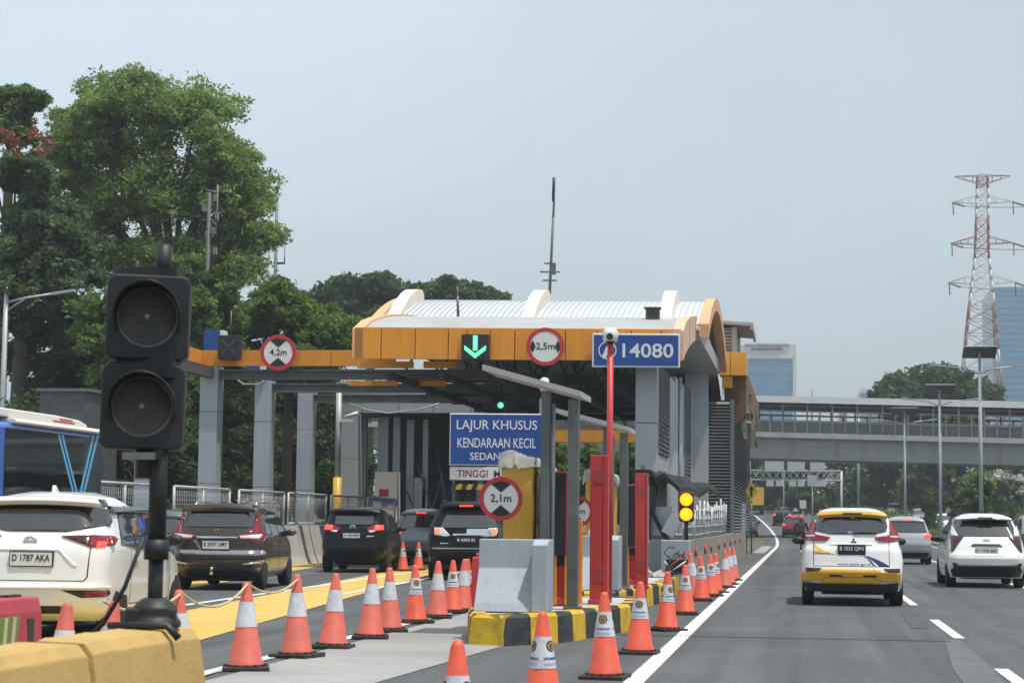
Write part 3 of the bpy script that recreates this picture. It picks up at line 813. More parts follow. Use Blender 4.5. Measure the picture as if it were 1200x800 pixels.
m = MB(); m.path([at(268, 437, 63), at(285, 450, 63), at(305, 450, 63), at(317, 438, 63)], .025); m.path([at(344, 461, 69), at(360, 453, 69), at(380, 454, 69)], .03); cb_flat(m, 'loose_cable', 'mesh_white')

# blue boxes and lane panel on the left beam
for pxx, y, z0, lab in ((251, 58.9, 6.52, 'blue sign box above the first grey post of the toll lanes'), (299, 63.9, 6.06, 'blue sign box above the second grey post, behind the 4,2m sign'), (362, 75, 5.95, 'blue sign box hanging at the third grey post below the beam')):
    p = at(pxx, 390, y); t = thing('sign_box', (p.x, y, z0), lab, 'sign box', 'blue boxes on the toll posts')
    m = MB(); m.b2(-.3, .22, -.12, .3, 0, .66); m.build('casing', MATS['sign_blue'], t, .01)
    m = MB(); m.b2(.222, .34, -.12, .3, 0, .66); m.build('side_panel', MATS['sign_white'], t, .01)
p = at(269, 407, 57.9); t = thing('lane_signal', (p.x, 57.9, p.z - .37), 'unlit dark square lane signal on the left orange beam', 'lane signal', 'lane signals')
m = MB(); m.b2(-.34, .34, -.1, .2, 0, .74); m.build('casing', MATS['black_plastic'], t, .02)
m = MB(); mat('dead_lens', (.05, .055, .06), .35, var=.1)
m.box((0, -.107, .37), (.62, .012, .07), ry=R(45)); m.box((0, -.109, .37), (.62, .012, .07), ry=R(-45)); m.build('cross', MATS['dead_lens'], t)
m = MB(); m.tube((0, .1, .74), (0, .1, 1.5), .02); m.build('bracket', MATS['steel_grey'], t)
mat('green_led', (.1, .7, .4), .4, var=0, emis=(.10, 1.0, .33), estr=1.5)
p = at(557, 407, 54.4); yq = fy(p.x) - .2; p = at(557, 407, yq); t = thing('lane_signal', (p.x, yq, p.z - .37), 'lane signal on the orange fascia showing a green down arrow', 'lane signal', 'lane signals', rz=.10)
m = MB(); m.b2(-.385, .385, -.06, .18, 0, .74); m.build('casing', MATS['black_plastic'], t, .015)
m = MB(); m.b2(-.06, .06, -.085, -.062, .28, .70); m.prism([(-.30, .42), (-.30, .30), (0, .06), (.30, .30), (.30, .42), (.0, .19)], 'y', -.084, -.061)
m.build('arrow', MATS['green_led'], t)
p = at(587, 474, 60); t = thing('lane_signal', (p.x, 60, p.z - .2), 'small green lane light hanging under the dark canopy ceiling', 'lane signal', 'lane signals')
m = MB(); m.b2(-.6, .5, .0, .1, .05, .3); m.b2(-.2, .22, -.06, .05, 0, .36); m.tube((0, .05, .34), (0, .05, .9), .03); m.build('casing', MATS['black_plastic'], t, .01)
m = MB(); m.tube((0, -.09, .18), (0, -.05, .18), .09, n=20); m.build('lens', MATS['green_led'], t)

def round_sign(loc, D, s, mode, label, post=0.0, name='road_sign', lab_group='round limit signs'):
    t = thing(name, loc, label, 'road sign', lab_group, rz=.10)
    r = D / 2
    m = MB(); m.tube((0, .02, 0), (0, -.006, 0), r * .97, n=48); m.build('disc', MATS['sign_white'], t)
    m = MB(); m.ring((0, 0, 0), r * .80, r, -.014, .024, 48); m.build('border', MATS['sign_red'], t)
    m = MB(); k = r * .8
    for sg in (1, -1):
        tri = [(-.55 * k, .80 * k), (.55 * k, .80 * k), (.36 * k, .92 * k), (0, .985 * k), (-.36 * k, .92 * k)]
        pts = [(-.56 * k * sg, .83 * k * sg), (0, .36 * k * sg), (.56 * k * sg, .83 * k * sg), (.3 * k * sg, .95 * k * sg), (0, .995 * k * sg), (-.3 * k * sg, .95 * k * sg)]
        if mode == 'h': pts = [(b * 1.0, -a) for a, b in pts]; pts = [(a if abs(a) > .4 * k else sg * .62 * k, b * .75) for a, b in pts]
        m.prism(pts, 'y', -.012, 0)
    m.build('arrow_mark', MATS['ink_black'], t)
    text(s, r * (.95 if mode == 'v' else .98), r * .42, MATS['ink_black'], t, (0, -.008, 0), bold=.012)
    m = MB()
    if post: m.tube((0, .06, .1), (0, .06, -post), .03)
    else: m.b2(-.04, .04, .025, .2, -.2, .2)
    m.build('post' if post else 'bracket', MATS['steel_grey'], t)
    return t
p = at(326, 413, 57.9); round_sign((p.x, 57.9, p.z), 1.09, '4,2m', 'v', 'round red bordered height sign 4,2m on the left orange beam')
p = at(639, 406, 54.3); yq = fy(p.x) - .25; p = at(639, 406, yq); round_sign((p.x, yq, p.z), 1.07, '2,5m', 'h', 'round red bordered width sign 2,5m on the orange fascia')
# blue number board
p0, p1 = at(694, 430.5, 54.7), at(797, 390.5, 54.7); W, Hh = p1.x - p0.x, p1.z - p0.z
t = thing('info_sign', ((p0.x + p1.x) / 2, 54.7, (p0.z + p1.z) / 2), 'blue board with handset symbol and number 14080 on the canopy', 'sign', rz=.10)
m = MB(); m.b2(-W / 2, W / 2, 0, .08, -Hh / 2, Hh / 2); m.build('border', MATS['sign_white'], t, .02)
m = MB(); m.b2(-W / 2 + .05, W / 2 - .05, -.006, .02, -Hh / 2 + .05, Hh / 2 - .05); m.build('board', MATS['sign_blue'], t)
text('14080', W * .58, Hh * .42, MATS['sign_white'], t, (W * .135, -.008, 0), bold=.014, th=.006)
m = MB(); m.ring((-W * .325, -.008, 0), Hh * .235, Hh * .265, -.008, .004, 36)
m.prism([(-W * .325 - .16, -.2), (-W * .325 - .07, -.25), (-W * .325 + .06, 0), (-W * .325 + .22, .12), (-W * .325 + .16, .2), (-W * .325 - .04, .1)], 'y', -.014, -.004); m.build('handset_symbol', MATS['sign_white'], t)
m = MB(); m.b2(-W / 2 + .2, -W / 2 + .3, .08, .3, -.3, .3); m.b2(W / 2 - .3, W / 2 - .2, .08, .3, -.3, .3); m.build('bracket', MATS['steel_grey'], t)
p = at(654, 373, 59); 
# thin antennas on the roof
def mast(name, base, top, r, label, cat, extra=None):
    t = thing(name, base, label, cat); m = MB()
    h = Vector(top) - Vector(base); m.tube((0, 0, 0), h * .72, r, r * .8); m.tube(h * .72, h, r * .8, r * .55); m.build('mast', MATS['steel_grey'], t)
    if extra: extra(t)
    return t
def ant(t):
    m = MB()
    for z, d in ((.5, .25), (.8, .35), (1.1, .2)): m.tube((-d, 0, z), (d, .05, z), .03, n=6)
    m.box((.12, 0, .9), (.18, .12, .4)); m.build('aerial', MATS['steel_grey'], t)
    m = MB(); m.tube((.1, 0, 3.3), (.12, 0, 4.15), .055); m.build('tip', MATS['black_plastic'], t)
yA = 68; mast('radio_antenna', at(644, 345, yA), at(650, 220, yA), .055, 'tall leaning radio antenna on the white vault roof', 'antenna', ant)
yA = 61.0; mast('short_antenna', at(537, 376, yA), at(536, 336, yA), .05, 'short grey rod standing on the canopy roof edge', 'antenna')
t = thing('roof_box', (at(765, 385, 58).x, 58, arch_o(58) - .1), 'small rusty box on the grey canopy roof behind the number board', 'box')
m = MB(); m.b2(-.2, .2, -.2, .2, 0, .36); m.b2(-.25, .25, -.25, .25, .36, .40); m.build('casing', mat('rusty', (.12, .07, .05), .8, var=.3), t, .01)
m = MB(); m.b2(-.14, .14, -.21, -.2, .1, .32); m.build('hatch', MATS['steel_dark'], t)

# ------------------------------------------------------------------ toll office behind the lanes
OY = 78.0; ox0 = at(398, 500, OY).x; ox1 = at(613, 500, OY).x
t = thing('toll_office', ((ox0 + ox1) / 2, OY, 0), 'grey clad toll office portal with dark open frontage behind the lanes', 'building')
oc = t.location.x
def ob(mb, name, m, bevel=0, parent=None):
    mb.v = [(p[0] - oc, p[1] - OY, p[2]) for p in mb.v]; return mb.build(name, MATS[m], parent or t, bevel)
qx = [398, 424, 467, 508, 552, 580, 640, 690, 748]
m = MB()
for a, b in zip(qx[:-1], qx[1:]): m.b2(at(a, 480, OY).x + .012, at(b, 480, OY).x - .012, OY, OY + .2, 5.68, 6.7)
ob(m, 'lintel', 'cladding', .01)
for pa, pb_, dp in ((398, 418, 1.0), (586, 632, .6)):
    m = MB()
    for z0, z1 in ((0, 2.3), (2.315, 3.8), (3.815, 5.66)): m.b2(at(pa, 560, OY).x, at(pb_, 560, OY).x, OY, OY + dp, z0, z1)
    ob(m, 'pier', 'cladding', .01)
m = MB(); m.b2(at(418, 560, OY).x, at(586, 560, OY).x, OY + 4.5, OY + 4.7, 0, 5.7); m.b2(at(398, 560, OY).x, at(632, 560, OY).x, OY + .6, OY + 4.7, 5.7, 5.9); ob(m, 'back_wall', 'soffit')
m = MB()
for pxx, w_, z1 in ((424, .25, 5.6), (444, .45, 5.6), (462, .3, 5.6), (478, .3, 5.5), (487, .5, 3.1), (497, .22, 5.5), (532, .12, 5.2), (560, .3, 3.2), (572, .2, 3.6)):
    x = at(pxx, 500, OY + 2).x; m.b2(x, x + w_, OY + 1.8, OY + 2.1, 0, z1)
ob(m, 'inner_frame', 'cladding')
m = MB()
for k in range(14):
    x = at(rng.uniform(500, 585), 500, OY + 1).x; m.tube((x, OY + 1.0, rng.uniform(.3, 1.2)), (x + rng.uniform(-1, 1), OY + 1.5, rng.uniform(2.2, 4.5)), .04, n=5)
ob(m, 'bent_rod', 'steel_grey')
m = MB(); x = at(440, 500, OY + .5).x; m.b2(x, x + .95, OY + .5, OY + 1.2, 0, 3.3); c = ob(m, 'kiosk', 'sign_white', .02)
m = MB(); m.b2(x + .2, x + .6, OY + .49, OY + .5, 2.3, 2.6); m.b2(x + .35, x + .55, OY + .49, OY + .5, 1.9, 2.1); m.b2(x + .3, x + .8, OY + .49, OY + .5, 1.3, 1.34); ob(m, 'kiosk_mark', 'sign_red', 0, c)
m = MB(); m.box((x + .4, OY + .48, 2.15), (1.2, .03, .2), ry=R(10)); ob(m, 'kiosk_tape', 'sign_blue', 0, c)
m = MB(); m.box((at(466, 600, OY).x, OY + .3, 1.2), (3.5, .1, .1), ry=.2); m.box((at(480, 600, OY).x, OY + .4, .9), (.1, .1, 1.4), ry=.5); ob(m, 'broken_rail', 'steel_dark')
m = MB(); m.b2(at(552, 470, OY).x, at(578, 470, OY).x, OY - .06, OY, 5.0, 5.5); ob(m, 'orange_flag', 'orange_paint')
m = MB(); m.path([at(402, 470, OY - 1), at(430, 480, OY - 1), at(455, 484, OY - 1), at(490, 480, OY - 1), at(531, 468, OY - 1)], .03); ob(m, 'loose_cable', 'mesh_white')
# far orange canopy edge seen through the lane
y = 92; m = MB(); a, b = at(640, 510, y).x, at(760, 510, y).x; m.b2(a, b, y, y + .3, 5.1, 5.65); t2 = thing('far_canopy', ((a + b) / 2, y, 0), 'far orange edged canopy seen through the toll lane', 'canopy')
m.v = [(p[0] - t2.location.x, p[1] - y, p[2]) for p in m.v]; m.build('fascia', MATS['orange_panel'], t2)
m = MB(); m.b2(-4, 4, .31, 3, 5.2, 5.9); m.build('roof', MATS['soffit'], t2)
for xq in (1.2, -2.9): m = MB(); m.b2(xq, xq + .3, .5, .8, 0, 5.2); m.build('post', MATS['steel_dark'], t2)
m = MB(); m.path([(1.3, .4, 5.2), (1.3, .3, 6.0), (1.0, .3, 6.6), (.4, .3, 6.8)], .12); m.build('brace', MATS['steel_dark'], t2)

# ------------------------------------------------------------------ left wall, mesh fence, pipe post
WX = gp(355, 661).x
m = MB(); m.prism([(WX - .75, 0), (WX, 0), (WX - .1, .25), (WX - .3, 1.17), (WX - .6, 1.17)], 'y', 38, 77)
o = m.build('concrete_wall', MATS['concrete']); tag(o, 'low grey concrete wall under the mesh fence on the left lane edge', 'wall')
for i, y in enumerate((43.5, 49.5, 55.2, 60.5, 66, 71.5)):
    t = thing('mesh_fence', (WX - .45, y, 1.17), ['white mesh fence panel, nearest one on the concrete wall', 'white mesh fence panel before the first grey post', 'white mesh fence panel behind the brown car', 'white mesh fence panel between second and third grey posts', 'white mesh fence panel right of the third grey post', 'white mesh fence panel farthest along the concrete wall'][i], 'fence panel', 'mesh fence panels on the wall')
    m = MB(); h = .98
    for a, b in (((0, -2.4, 0), (0, -2.4, h)), ((0, 2.4, 0), (0, 2.4, h)), ((0, 0, 0), (0, 0, h)), ((0, -2.4, h), (0, 2.4, h)), ((0, -2.4, .06), (0, 2.4, .06))): m.tube(a, b, .035, n=6)
    m.build('frame', MATS['mesh_white'], t)
    m = MB()
    for k in range(1, 34): m.tube((0, -2.4 + 4.8 * k / 34, .06), (0, -2.4 + 4.8 * k / 34, h), .006, n=4)
    for k in range(1, 9): m.tube((0, -2.4, h * k / 9), (0, 2.4, h * k / 9), .006, n=4)
    m.build('mesh_infill', MATS['mesh_white'], t)
p = at(395.5, 560, 66); t = thing('pipe_post', (p.x, 66, 0), 'slim white post with a yellow lower half beside the toll office', 'post')
m = MB(); m.tube((0, 0, 0), (0, 0, 2.8), .15, n=14); m.build('lower_sleeve', MATS['yellow_box'], t)
m = MB(); m.tube((0, 0, 2.8), (0, 0, 5.7), .10, n=14); m.build('upper_pipe', MATS['mesh_white'], t)
m = MB(); m.b2(.1, .5, -.1, .05, 4.7, 4.8); m.tube((.3, -.3, 4.85), (.75, -.3, 5.0), .07); m.build('bullet_camera', MATS['sign_white'], t)
# ------------------------------------------------------------------ toll islands
mat('kerb_yellow', (.66, .42, .02), .6, var=.1, scale=4, dirt=.65, dcol=(.12, .09, .04), dscale=5, bump=.3)
mat('kerb_black', (.025, .027, .03), .7, var=.2, scale=4, dirt=.6, dcol=(.13, .13, .12), dscale=5, bump=.3)
mat('island_top', (.42, .42, .41), .9, var=.15, dirt=.4, bump=.2)
mat('block_paint', (.34, .385, .43), .65, var=.10, scale=2, dirt=.4, dcol=(.20, .20, .19), dscale=2.2, streak=True, bump=.1)
mat('wrap', (.50, .49, .44), .22, var=.25, scale=5, coat=.3, alpha=.75)
mat('cardboard', (.30, .21, .10), .6, var=.4, scale=4)
def island(loc_poly, h, label, n_of):
    loc_poly = [N(p) for p in loc_poly]
    cx = sum(p[0] for p in loc_poly) / len(loc_poly); cy = min(p[1] for p in loc_poly)
    t = thing('traffic_island', (cx, cy, 0), label, 'traffic island', 'toll islands')
    P = [Vector((x - cx, y - cy, 0)) for x, y in loc_poly]
    m = MB(); c = sum(P, Vector()) / len(P)
    m.prism([(c.x + (p.x - c.x) * .93, c.y + (p.y - c.y) * .97) for p in P], 'z', 0, h - .012); m.build('slab', MATS['island_top'], t)
    run = 0.0
    for i in range(len(P)):
        a, b = P[i], P[(i + 1) % len(P)]; d = (b - a).length; u = (b - a).normalized(); nrm = Vector((u.y, -u.x, 0))
        s = 0.0
        while s < d - 1e-3:
            k = int((run + s + 1e-4) / n_of); e = min(d, (k + 1) * n_of - run)
            if e <= s + 1e-3: e = min(d, s + n_of)
            p0, p1 = a + u * s, a + u * e; q0, q1 = p0 - nrm * .2, p1 - nrm * .2
            mb = MB()
            vs = []
            for p, q in ((p0, q0), (p1, q1)): vs += [p, p + Vector((0, 0, h - .04)) - nrm * .015, p + Vector((0, 0, h)) - nrm * .05, q + Vector((0, 0, h)), q]
            mb.add(vs, [(0, 1, 6, 5), (1, 2, 7, 6), (2, 3, 8, 7), (3, 4, 9, 8), (0, 4, 3, 2, 1), (5, 6, 7, 8, 9)]); mb.build('kerb_stone', MATS['kerb_yellow' if k % 2 == 0 else 'kerb_black'], t)
            s = e
        run += d
    return t
IH = .35
island([(-3.9, 23.0), (-3.47, 22.75), (-2.85, 23.55), (-2.2, 26.4), (-2.35, 28.9), (-4.7, 28.9), (-4.2, 24.6)], IH, 'front toll island with black and yellow kerb under the pale concrete block', .47)
island([(-3.62, 30.9), (-2.95, 30.8), (-2.47, 35.7), (-2.5, 39.5), (-4.6, 39.5)], IH, 'rear toll island with black and yellow kerb under the second pale block', .62)
def block(loc, label, sc=1.0):
    t = thing('concrete_block', loc, label, 'concrete block', 'pale concrete blocks on the islands'); t.scale = (sc, sc, sc)
    m = MB(); m.prism([(.62, 0), (.62, .84), (.36, .84), (.34, .50), (.05, .10), (.0, .0)], 'x', -.43, .25); m.build('sloped_front', MATS['block_paint'], t, .012)
    m = MB(); m.prism([(.621, 0), (.621, .842), (.2, .842), (.0, .78), (-.02, .0)], 'x', .252, .43); m.build('end_cheek', MATS['block_paint'], t, .012)
    return t
block(N((-3.49, 23.5, IH)), 'pale grey sloped concrete block on the nose of the front toll island')
block(N((-3.35, 31.3, IH)), 'pale grey sloped concrete block on the rear island behind the red pillar')
def awning(Y, xa, xb, wa, wb, zr, za, xl, label):
    t = thing('steel_awning', N((xb, Y, IH)), label, 'awning', 'steel awnings over the toll machines')
    for x, w_ in ((xa, wa), (xb, wb)):
        m = MB(); m.b2(x - xb - w_ / 2, x - xb + w_ / 2, -.08, .08, 0, za - IH + .05 * (1 if x == xb else 3)); m.b2(x - xb - w_ * .8, x - xb + w_ * .8, -.12, .12, 0, .03); m.build('post', MATS['steel_grey'], t, .006)
    g = MB(); a = (0.10, za - IH + .07); b = (xl - xb, zr - IH); 
    vs = [(a[0], -.2, a[1]), (a[0], 1.0, a[1]), (b[0], 1.0, b[1]), (b[0], -.2, b[1])]
    vs += [(x, y, z + .07) for x, y, z in vs]
    g.add(vs, [(0, 1, 2, 3), (4, 7, 6, 5), (0, 4, 5, 1), (1, 5, 6, 2), (2, 6, 7, 3), (3, 7, 4, 0)]); g.build('canopy_plate', MATS['roof_grey'], t)
    m = MB(); m.tube((xa - xb + wa / 2 + .03, .05, .1), (xa - xb + wa / 2 + .03, .05, za - IH), .025); m.build('conduit', MATS['cladding'], t)
    return t
awning(24.6, -3.205, -2.86, .11, .13, 3.25, 2.85, -3.98, 'dark steel awning with slanted plate on the front toll island')
awning(33.0, -3.26, -2.98, .12, .13, 3.18, 2.80, -4.1, 'dark steel awning with slanted plate on the rear toll island')
def wrapped(loc, w_, h, label, brown=True):
    t = thing('toll_machine', loc, label, 'toll machine', 'plastic wrapped yellow toll machines')
    m = MB(); m.prism([(-w_ / 2, 0), (w_ / 2, 0), (w_ / 2, h - .04), (w_ / 2 - .04, h), (-w_ / 2 + .04, h), (-w_ / 2, h - .04)], 'y', 0, .5); m.build('casing', MATS['yellow_box'], t, .03)
    if brown:
        m = MB(); m.b2(w_ / 2 + .01, w_ / 2 + .22, .05, .5, 0, h - .12); m.b2(w_ / 2 + .03, w_ / 2 + .2, .0, .05, h - .45, h - .2); m.b2(w_ / 2 + .05, w_ / 2 + .19, .0, .05, .55, .62); m.build('reader_panel', MATS['cardboard'], t)
        m = MB()
        for k in range(9):
            x = w_ / 2 + .02 + .2 * rng.random(); m.path([(x + rng.uniform(-.03, .03), -.02, z) for z in np.linspace(.15, h - .1, 5)], .012)
        m.build('plastic_fold', MATS['wrap'], t)
        m = MB()
        for k in range(4):
            x = w_ / 2 + .01 + .07 * k; m.path([(x + rng.uniform(-.02, .02), -.01, z) for z in np.linspace(.05, h + .05, 6)], .012)
        m.build('black_tape', MATS['ink_black'], t)
    # crumpled clear wrap on the top
    rows = []; nx, ny = 16, 8; W0 = -w_ / 2 - .05; W1 = w_ / 2 + (.26 if brown else .06)
    for j in range(ny + 1):
        r = []
        for i in range(nx + 1):
            u, v = i / nx, j / ny
            x_ = W0 + (W1 - W0) * u; over = max(0.0, x_ - w_ / 2 + .02)
            z = h + .05 + .10 * math.exp(-((u - .2) / .22) ** 2) * (1 - .5 * v) + rng.uniform(-.018, .018) - .5 * over
            if j in (0, ny): z = h - .02 - .09 * rng.random() - .3 * over
            if i in (0, nx): z -= .10
            r.append((W0 + (W1 - W0) * u + rng.uniform(-.012, .012), -.03 + .56 * v + rng.uniform(-.012, .012), z))
        rows.append(r)
    m = MB(); m.sheet(rows, .01); m.build('plastic_wrap', MATS['wrap'], t)
    return t
wrapped(N((-3.77, 26.0, IH)), .44, 1.82, 'yellow toll machine wrapped in plastic behind the front pale block')
wrapped(N((-3.5, 34.2, IH)), .5, 1.8, 'yellow toll machine wrapped in plastic on the rear island', False)
def gate(loc, sc, label):
    t = thing('barrier_gate', loc, label, 'barrier gate', 'lane barrier gates'); t.scale = (sc, sc, sc)
    m = MB(); m.b2(-.13, -.045, 0, .3, 0, .62); m.b2(.05, .14, 0, .3, 0, .62); m.build('side_panel', MATS['orange_paint'], t, .01)
    m = MB(); m.b2(-.044, .049, .06, .28, 0, .52); m.b2(-.10, .10, .02, .28, 0, .1); m.build('centre_column', MATS['red_paint'], t, .01)
    m = MB(); m.prism([(-.09, .62), (.09, .62), (.05, .5), (-.05, .5)], 'y', .02, .2); m.build('bracket', MATS['soot'], t)
    m = MB(); m.b2(-.13, .06, -.02, .3, .63, 1.66); m.build('display', MATS['black_plastic'], t, .01)
    m = MB(); m.b2(.062, .15, -.02, .3, .63, 1.67); m.b2(-.13, .06, -.01, .3, 1.662, 1.69); m.build('display_shell', MATS['red_paint'], t, .01)
    return t
gate(N((-3.14, 25.6, IH)), 1.0, 'orange and red barrier gate with black display on the front island')
gate(N((-2.96, 34.4, IH)), 1.0, 'orange and red barrier gate with black display on the rear island')
m = MB(); m.b2(-.05, .05, -.05, .06, 0, 1.08); o = m.build('orange_post', MATS['orange_paint'], None, .008, N((-2.94, 25.9, IH))); tag(o, 'narrow orange post beside the awning leg on the front island', 'post')
def pillar(loc, h, label, w_=.235):
    t = thing('red_pillar', loc, label, 'pillar', 'red sheet metal pillars')
    m = MB(); m.b2(-w_ / 2, w_ / 2, 0, .2, 0, h); m.b2(-w_ / 2 - .02, w_ / 2 + .02, -.02, .22, 0, .05); m.build('casing', MATS['red_paint'], t, .008)
    m = MB()
    for z in (h - .2, .45):
        for k in range(6): m.b2(-.06, .06, -.008, 0, z - .03 * k, z - .03 * k + .012)
    m.build('vent_slots', MATS['red_faded'], t)
    m = MB(); m.b2(-w_ / 2 + .165, -w_ / 2 + .172, -.003, 0, .06, h - .02); m.build('panel_gap', MATS['gap_black'], t)
    return t
pillar(N((-2.70, 26.2, IH)), 1.92, 'taller red pillar beside the camera pole on the front island')
pillar(N((-2.62, 32.2, IH)), 1.83, 'lone red pillar on the rear island before the grey pier', .2)
t = thing('camera_pole', N((-2.60, 26.6, IH)), 'thin red pole with white dome camera in front of the number board', 'camera pole')
m = MB(); m.tube((0, 0, 0), (0, 0, 3.42), .042, n=10); m.build('pole', MATS['red_paint'], t)
m = MB(); m.lathe([(.04, 3.42), (.10, 3.45), (.105, 3.56), (.07, 3.62), (.02, 3.63)], n=18); c = m.build('camera_housing', MATS['sign_white'], t)
m = MB(); m.lathe([(.075, 3.47), (.06, 3.42), (.02, 3.40)], (0, -.03, .01), n=14); m.tube((0, -.12, 3.50), (0, -.09, 3.50), .045, n=14); m.build('lens', MATS['black_plastic'], c)
p = at(636.5, 600, 30); t = thing('camera_pole', (p.x, 30.0, 0), 'faded red pole with white cap beside the LAJUR KHUSUS board', 'camera pole')
m = MB(); m.tube((0, 0, 0), (0, 0, 3.42), .042, n=10); m.build('pole', MATS['red_faded'], t)
m = MB(); m.lathe([(.06, 3.40), (.075, 3.45), (.07, 3.58), (.03, 3.61)], n=14); m.build('camera_housing', MATS['sign_white'], t)
p = at(587, 584, 24.0); round_sign((p.x, 24.0, p.z), .535, '2,1m', 'v', 'round height sign 2,1m in front of the nearer yellow machine', post=1.35)
p = at(677, 599, 32.2); round_sign((p.x, 32.2, p.z), .50, '2,1m', 'v', 'round height sign 2,1m half hidden behind the red pillar', post=1.2)
m = MB(); m.tube((0, .0, 0), (0, .35, 0), .06, n=14); m.tube((0, -.04, 0), (0, 0, 0), .05, n=14); t = thing('bullet_camera', N((-3.15, 29.6, 1.25)), 'small white bullet camera on a stem behind the orange post', 'camera'); m.build('housing', MATS['sign_white'], t)
m = MB(); m.tube((0, .2, -1.25), (0, .2, 0), .02); m.build('stem', MATS['steel_grey'], t)

# ------------------------------------------------------------------ height portal with the blue lane board
GY = 51.0; a0, a1 = at(527, 545, GY), at(637.5, 484.5, GY); W, Hh = a1.x - a0.x, a1.z - a0.z; gx = (a0.x + a1.x) / 2
t = thing('lane_sign', (gx, GY, (a0.z + a1.z) / 2), 'blue board LAJUR KHUSUS KENDARAAN KECIL SEDAN JEEP over the lane', 'sign', rz=.08)
m = MB(); m.b2(-W / 2, W / 2, 0, .06, -Hh / 2, Hh / 2); m.build('border', MATS['sign_white'], t, .02)
m = MB(); m.b2(-W / 2 + .03, W / 2 - .03, -.006, .02, -Hh / 2 + .03, Hh / 2 - .03); m.build('board', MATS['sign_blue'], t)
text('LAJUR KHUSUS', W * .85, Hh * .235, MATS['sign_white'], t, (0, -.008, Hh * .255), bold=.006)
text('KENDARAAN KECIL', W * .83, Hh * .19, MATS['sign_white'], t, (0, -.008, -.065 * Hh), bold=.006)
text('SEDAN. JEEP', W * .56, Hh * .185, MATS['sign_white'], t, (.0 * W, -.008, -.345 * Hh), bold=.006)
t = thing('height_portal', (gx, GY + .1, 0), 'grey steel portal with black and yellow height bar over the lane', 'portal')
zb = at(530, 570, GY).z
m = MB(); m.tube((-W / 2 + .1, .05, 0), (-W / 2 + .1, .05, 4.2), .04); m.tube((W / 2 - .1, .05, 0), (W / 2 - .1, .05, 4.6), .05); m.tube((-W / 2 + .06, .05, 3.0), (W / 2 - .1, .05, 3.0), .04)
m.tube((-.55, .1, 2.3), (-.55, .1, 4.2), .03); m.build('frame', MATS['steel_grey'], t)
for k in range(16):
    x0 = -W / 2 + .02 + k * .14; m = MB(); m.prism([(x0, zb - .07), (x0 + .14, zb - .07), (x0 + .20, zb + .07), (x0 + .06, zb + .07)], 'y', -.12, -.06); m.build('bar_stripe', MATS['kerb_yellow' if k % 2 else 'kerb_black'], t)
m = MB(); m.tube((-W / 2 + .06, .0, zb), (W / 2 + .1, .0, zb), .03); m.build('bar_core', MATS['steel_grey'], t)
b0, b1 = at(527, 562, GY), at(625, 547.5, GY); W2, H2 = b1.x - b0.x, b1.z - b0.z
t = thing('height_sign', ((b0.x + b1.x) / 2, GY - .02, (b0.z + b1.z) / 2), 'white strip sign TINGGI MAKS under the blue lane board', 'sign')
m = MB(); m.b2(-W2 / 2, W2 / 2, 0, .04, -H2 / 2, H2 / 2); m.build('board', MATS['sign_white'], t, .01)
text('TINGGI  MAKS.', W2 * .74, H2 * .56, mat('ink_maroon', (.22, .02, .05), .5, var=0), t, (-W2 * .04, -.002, 0), bold=.010)

# ------------------------------------------------------------------ roadside wall, damaged booth, railing, flasher
t = thing('barrier_wall', N((-2.55, 44, 0)), 'dirty concrete wall with red reflectors along the carriageway edge', 'wall')
m = MB(); m.prism([(-.5, 0), (0, 0), (-.03, 1.0), (-.42, 1.0)], 'y', .35, 46); m.build('wall', MATS['concrete_dirty'], t)
m = MB(); m.b2(-.55, .06, -.25, .34, 0, 1.02); m.build('end_block', MATS['block_paint'], t, .02)
m = MB()
for k, y in enumerate((3.5, 8.0, 11.5, 16.5, 21, 26, 31, 37)): m.tube((-.02, y, .72), (.03, y, .72 ), .11, n=14)
m.build('reflector', MATS['red_paint'], t)
m = MB(); m.b2(-.45, .02, 46.01, 46.4, 0, 1.0); m.build('end_post', MATS['soot'], t)
t = thing('damaged_booth', N((-3.35, 46.5, 0)), 'burnt toll booth frame with torn black canopy beside the grey pier', 'booth')
m = MB(); m.b2(-.55, -.28, 0, .3, 1.0, 2.45); m.b2(-.55, -.4, 0.0, 7, 2.3, 2.45); m.b2(-.24, -.20, .1, .2, 1.0, 2.45); m.b2(-.3, -.22, 5.6, 5.75, 1.0, 2.5)
m.build('frame', MATS['steel_dark'], t)
m = MB(); m.b2(-.45, -.35, .25, .35, 1.0, 2.7); m.b2(-.40, .0, 2.2, 2.3, 1.0, 2.6); m.build('grey_panel', MATS['cladding_dark'], t)
rows = []
for j in range(15):
    r = []
    for i in range(7):
        u, v = i / 6, j / 14
        r.append((-.55 + 1.25 * u * (.8 + .2 * math.sin(v * 9)) + rng.uniform(-.05, .05), -.1 + v * 18, 2.56 + .12 * v - .22 * u * u + rng.uniform(-.08, .06) - (.2 * rng.random() if i == 6 else 0)))
    rows.append(r)
m = MB(); m.sheet(rows, .12); m.build('torn_canopy', MATS['soot'], t)
m = MB(); m.path([(-.4, .2, 2.6), (-.1, .15, 2.2), (-.15, .1, 1.6), (.1, .1, 1.1), (.3, .0, .9)], .05); m.build('hanging_strip', MATS['black_plastic'], t)
m = MB(); m.b2(-.2, .25, .3, .7, 1.1, 1.75); m.box((.3, .1, 1.35), (.3, .3, .5), ry=.5); m.build('broken_unit', MATS['cladding'], t)
t = thing('guard_rail', N((-2.7, 45, 1.0)), 'pale grey lattice railing on the wall behind the amber flasher', 'railing')
m = MB(); L_ = 24
for k in range(34):
    y = k * L_ / 33; h = .62 + .40 * y / L_ + rng.uniform(-.05, .22) * (k % 3 != 0); l_ = rng.uniform(-.04, .08); m.tube((0, y, 0), (-l_, y + rng.uniform(-.05, .25), h), .035, n=5)
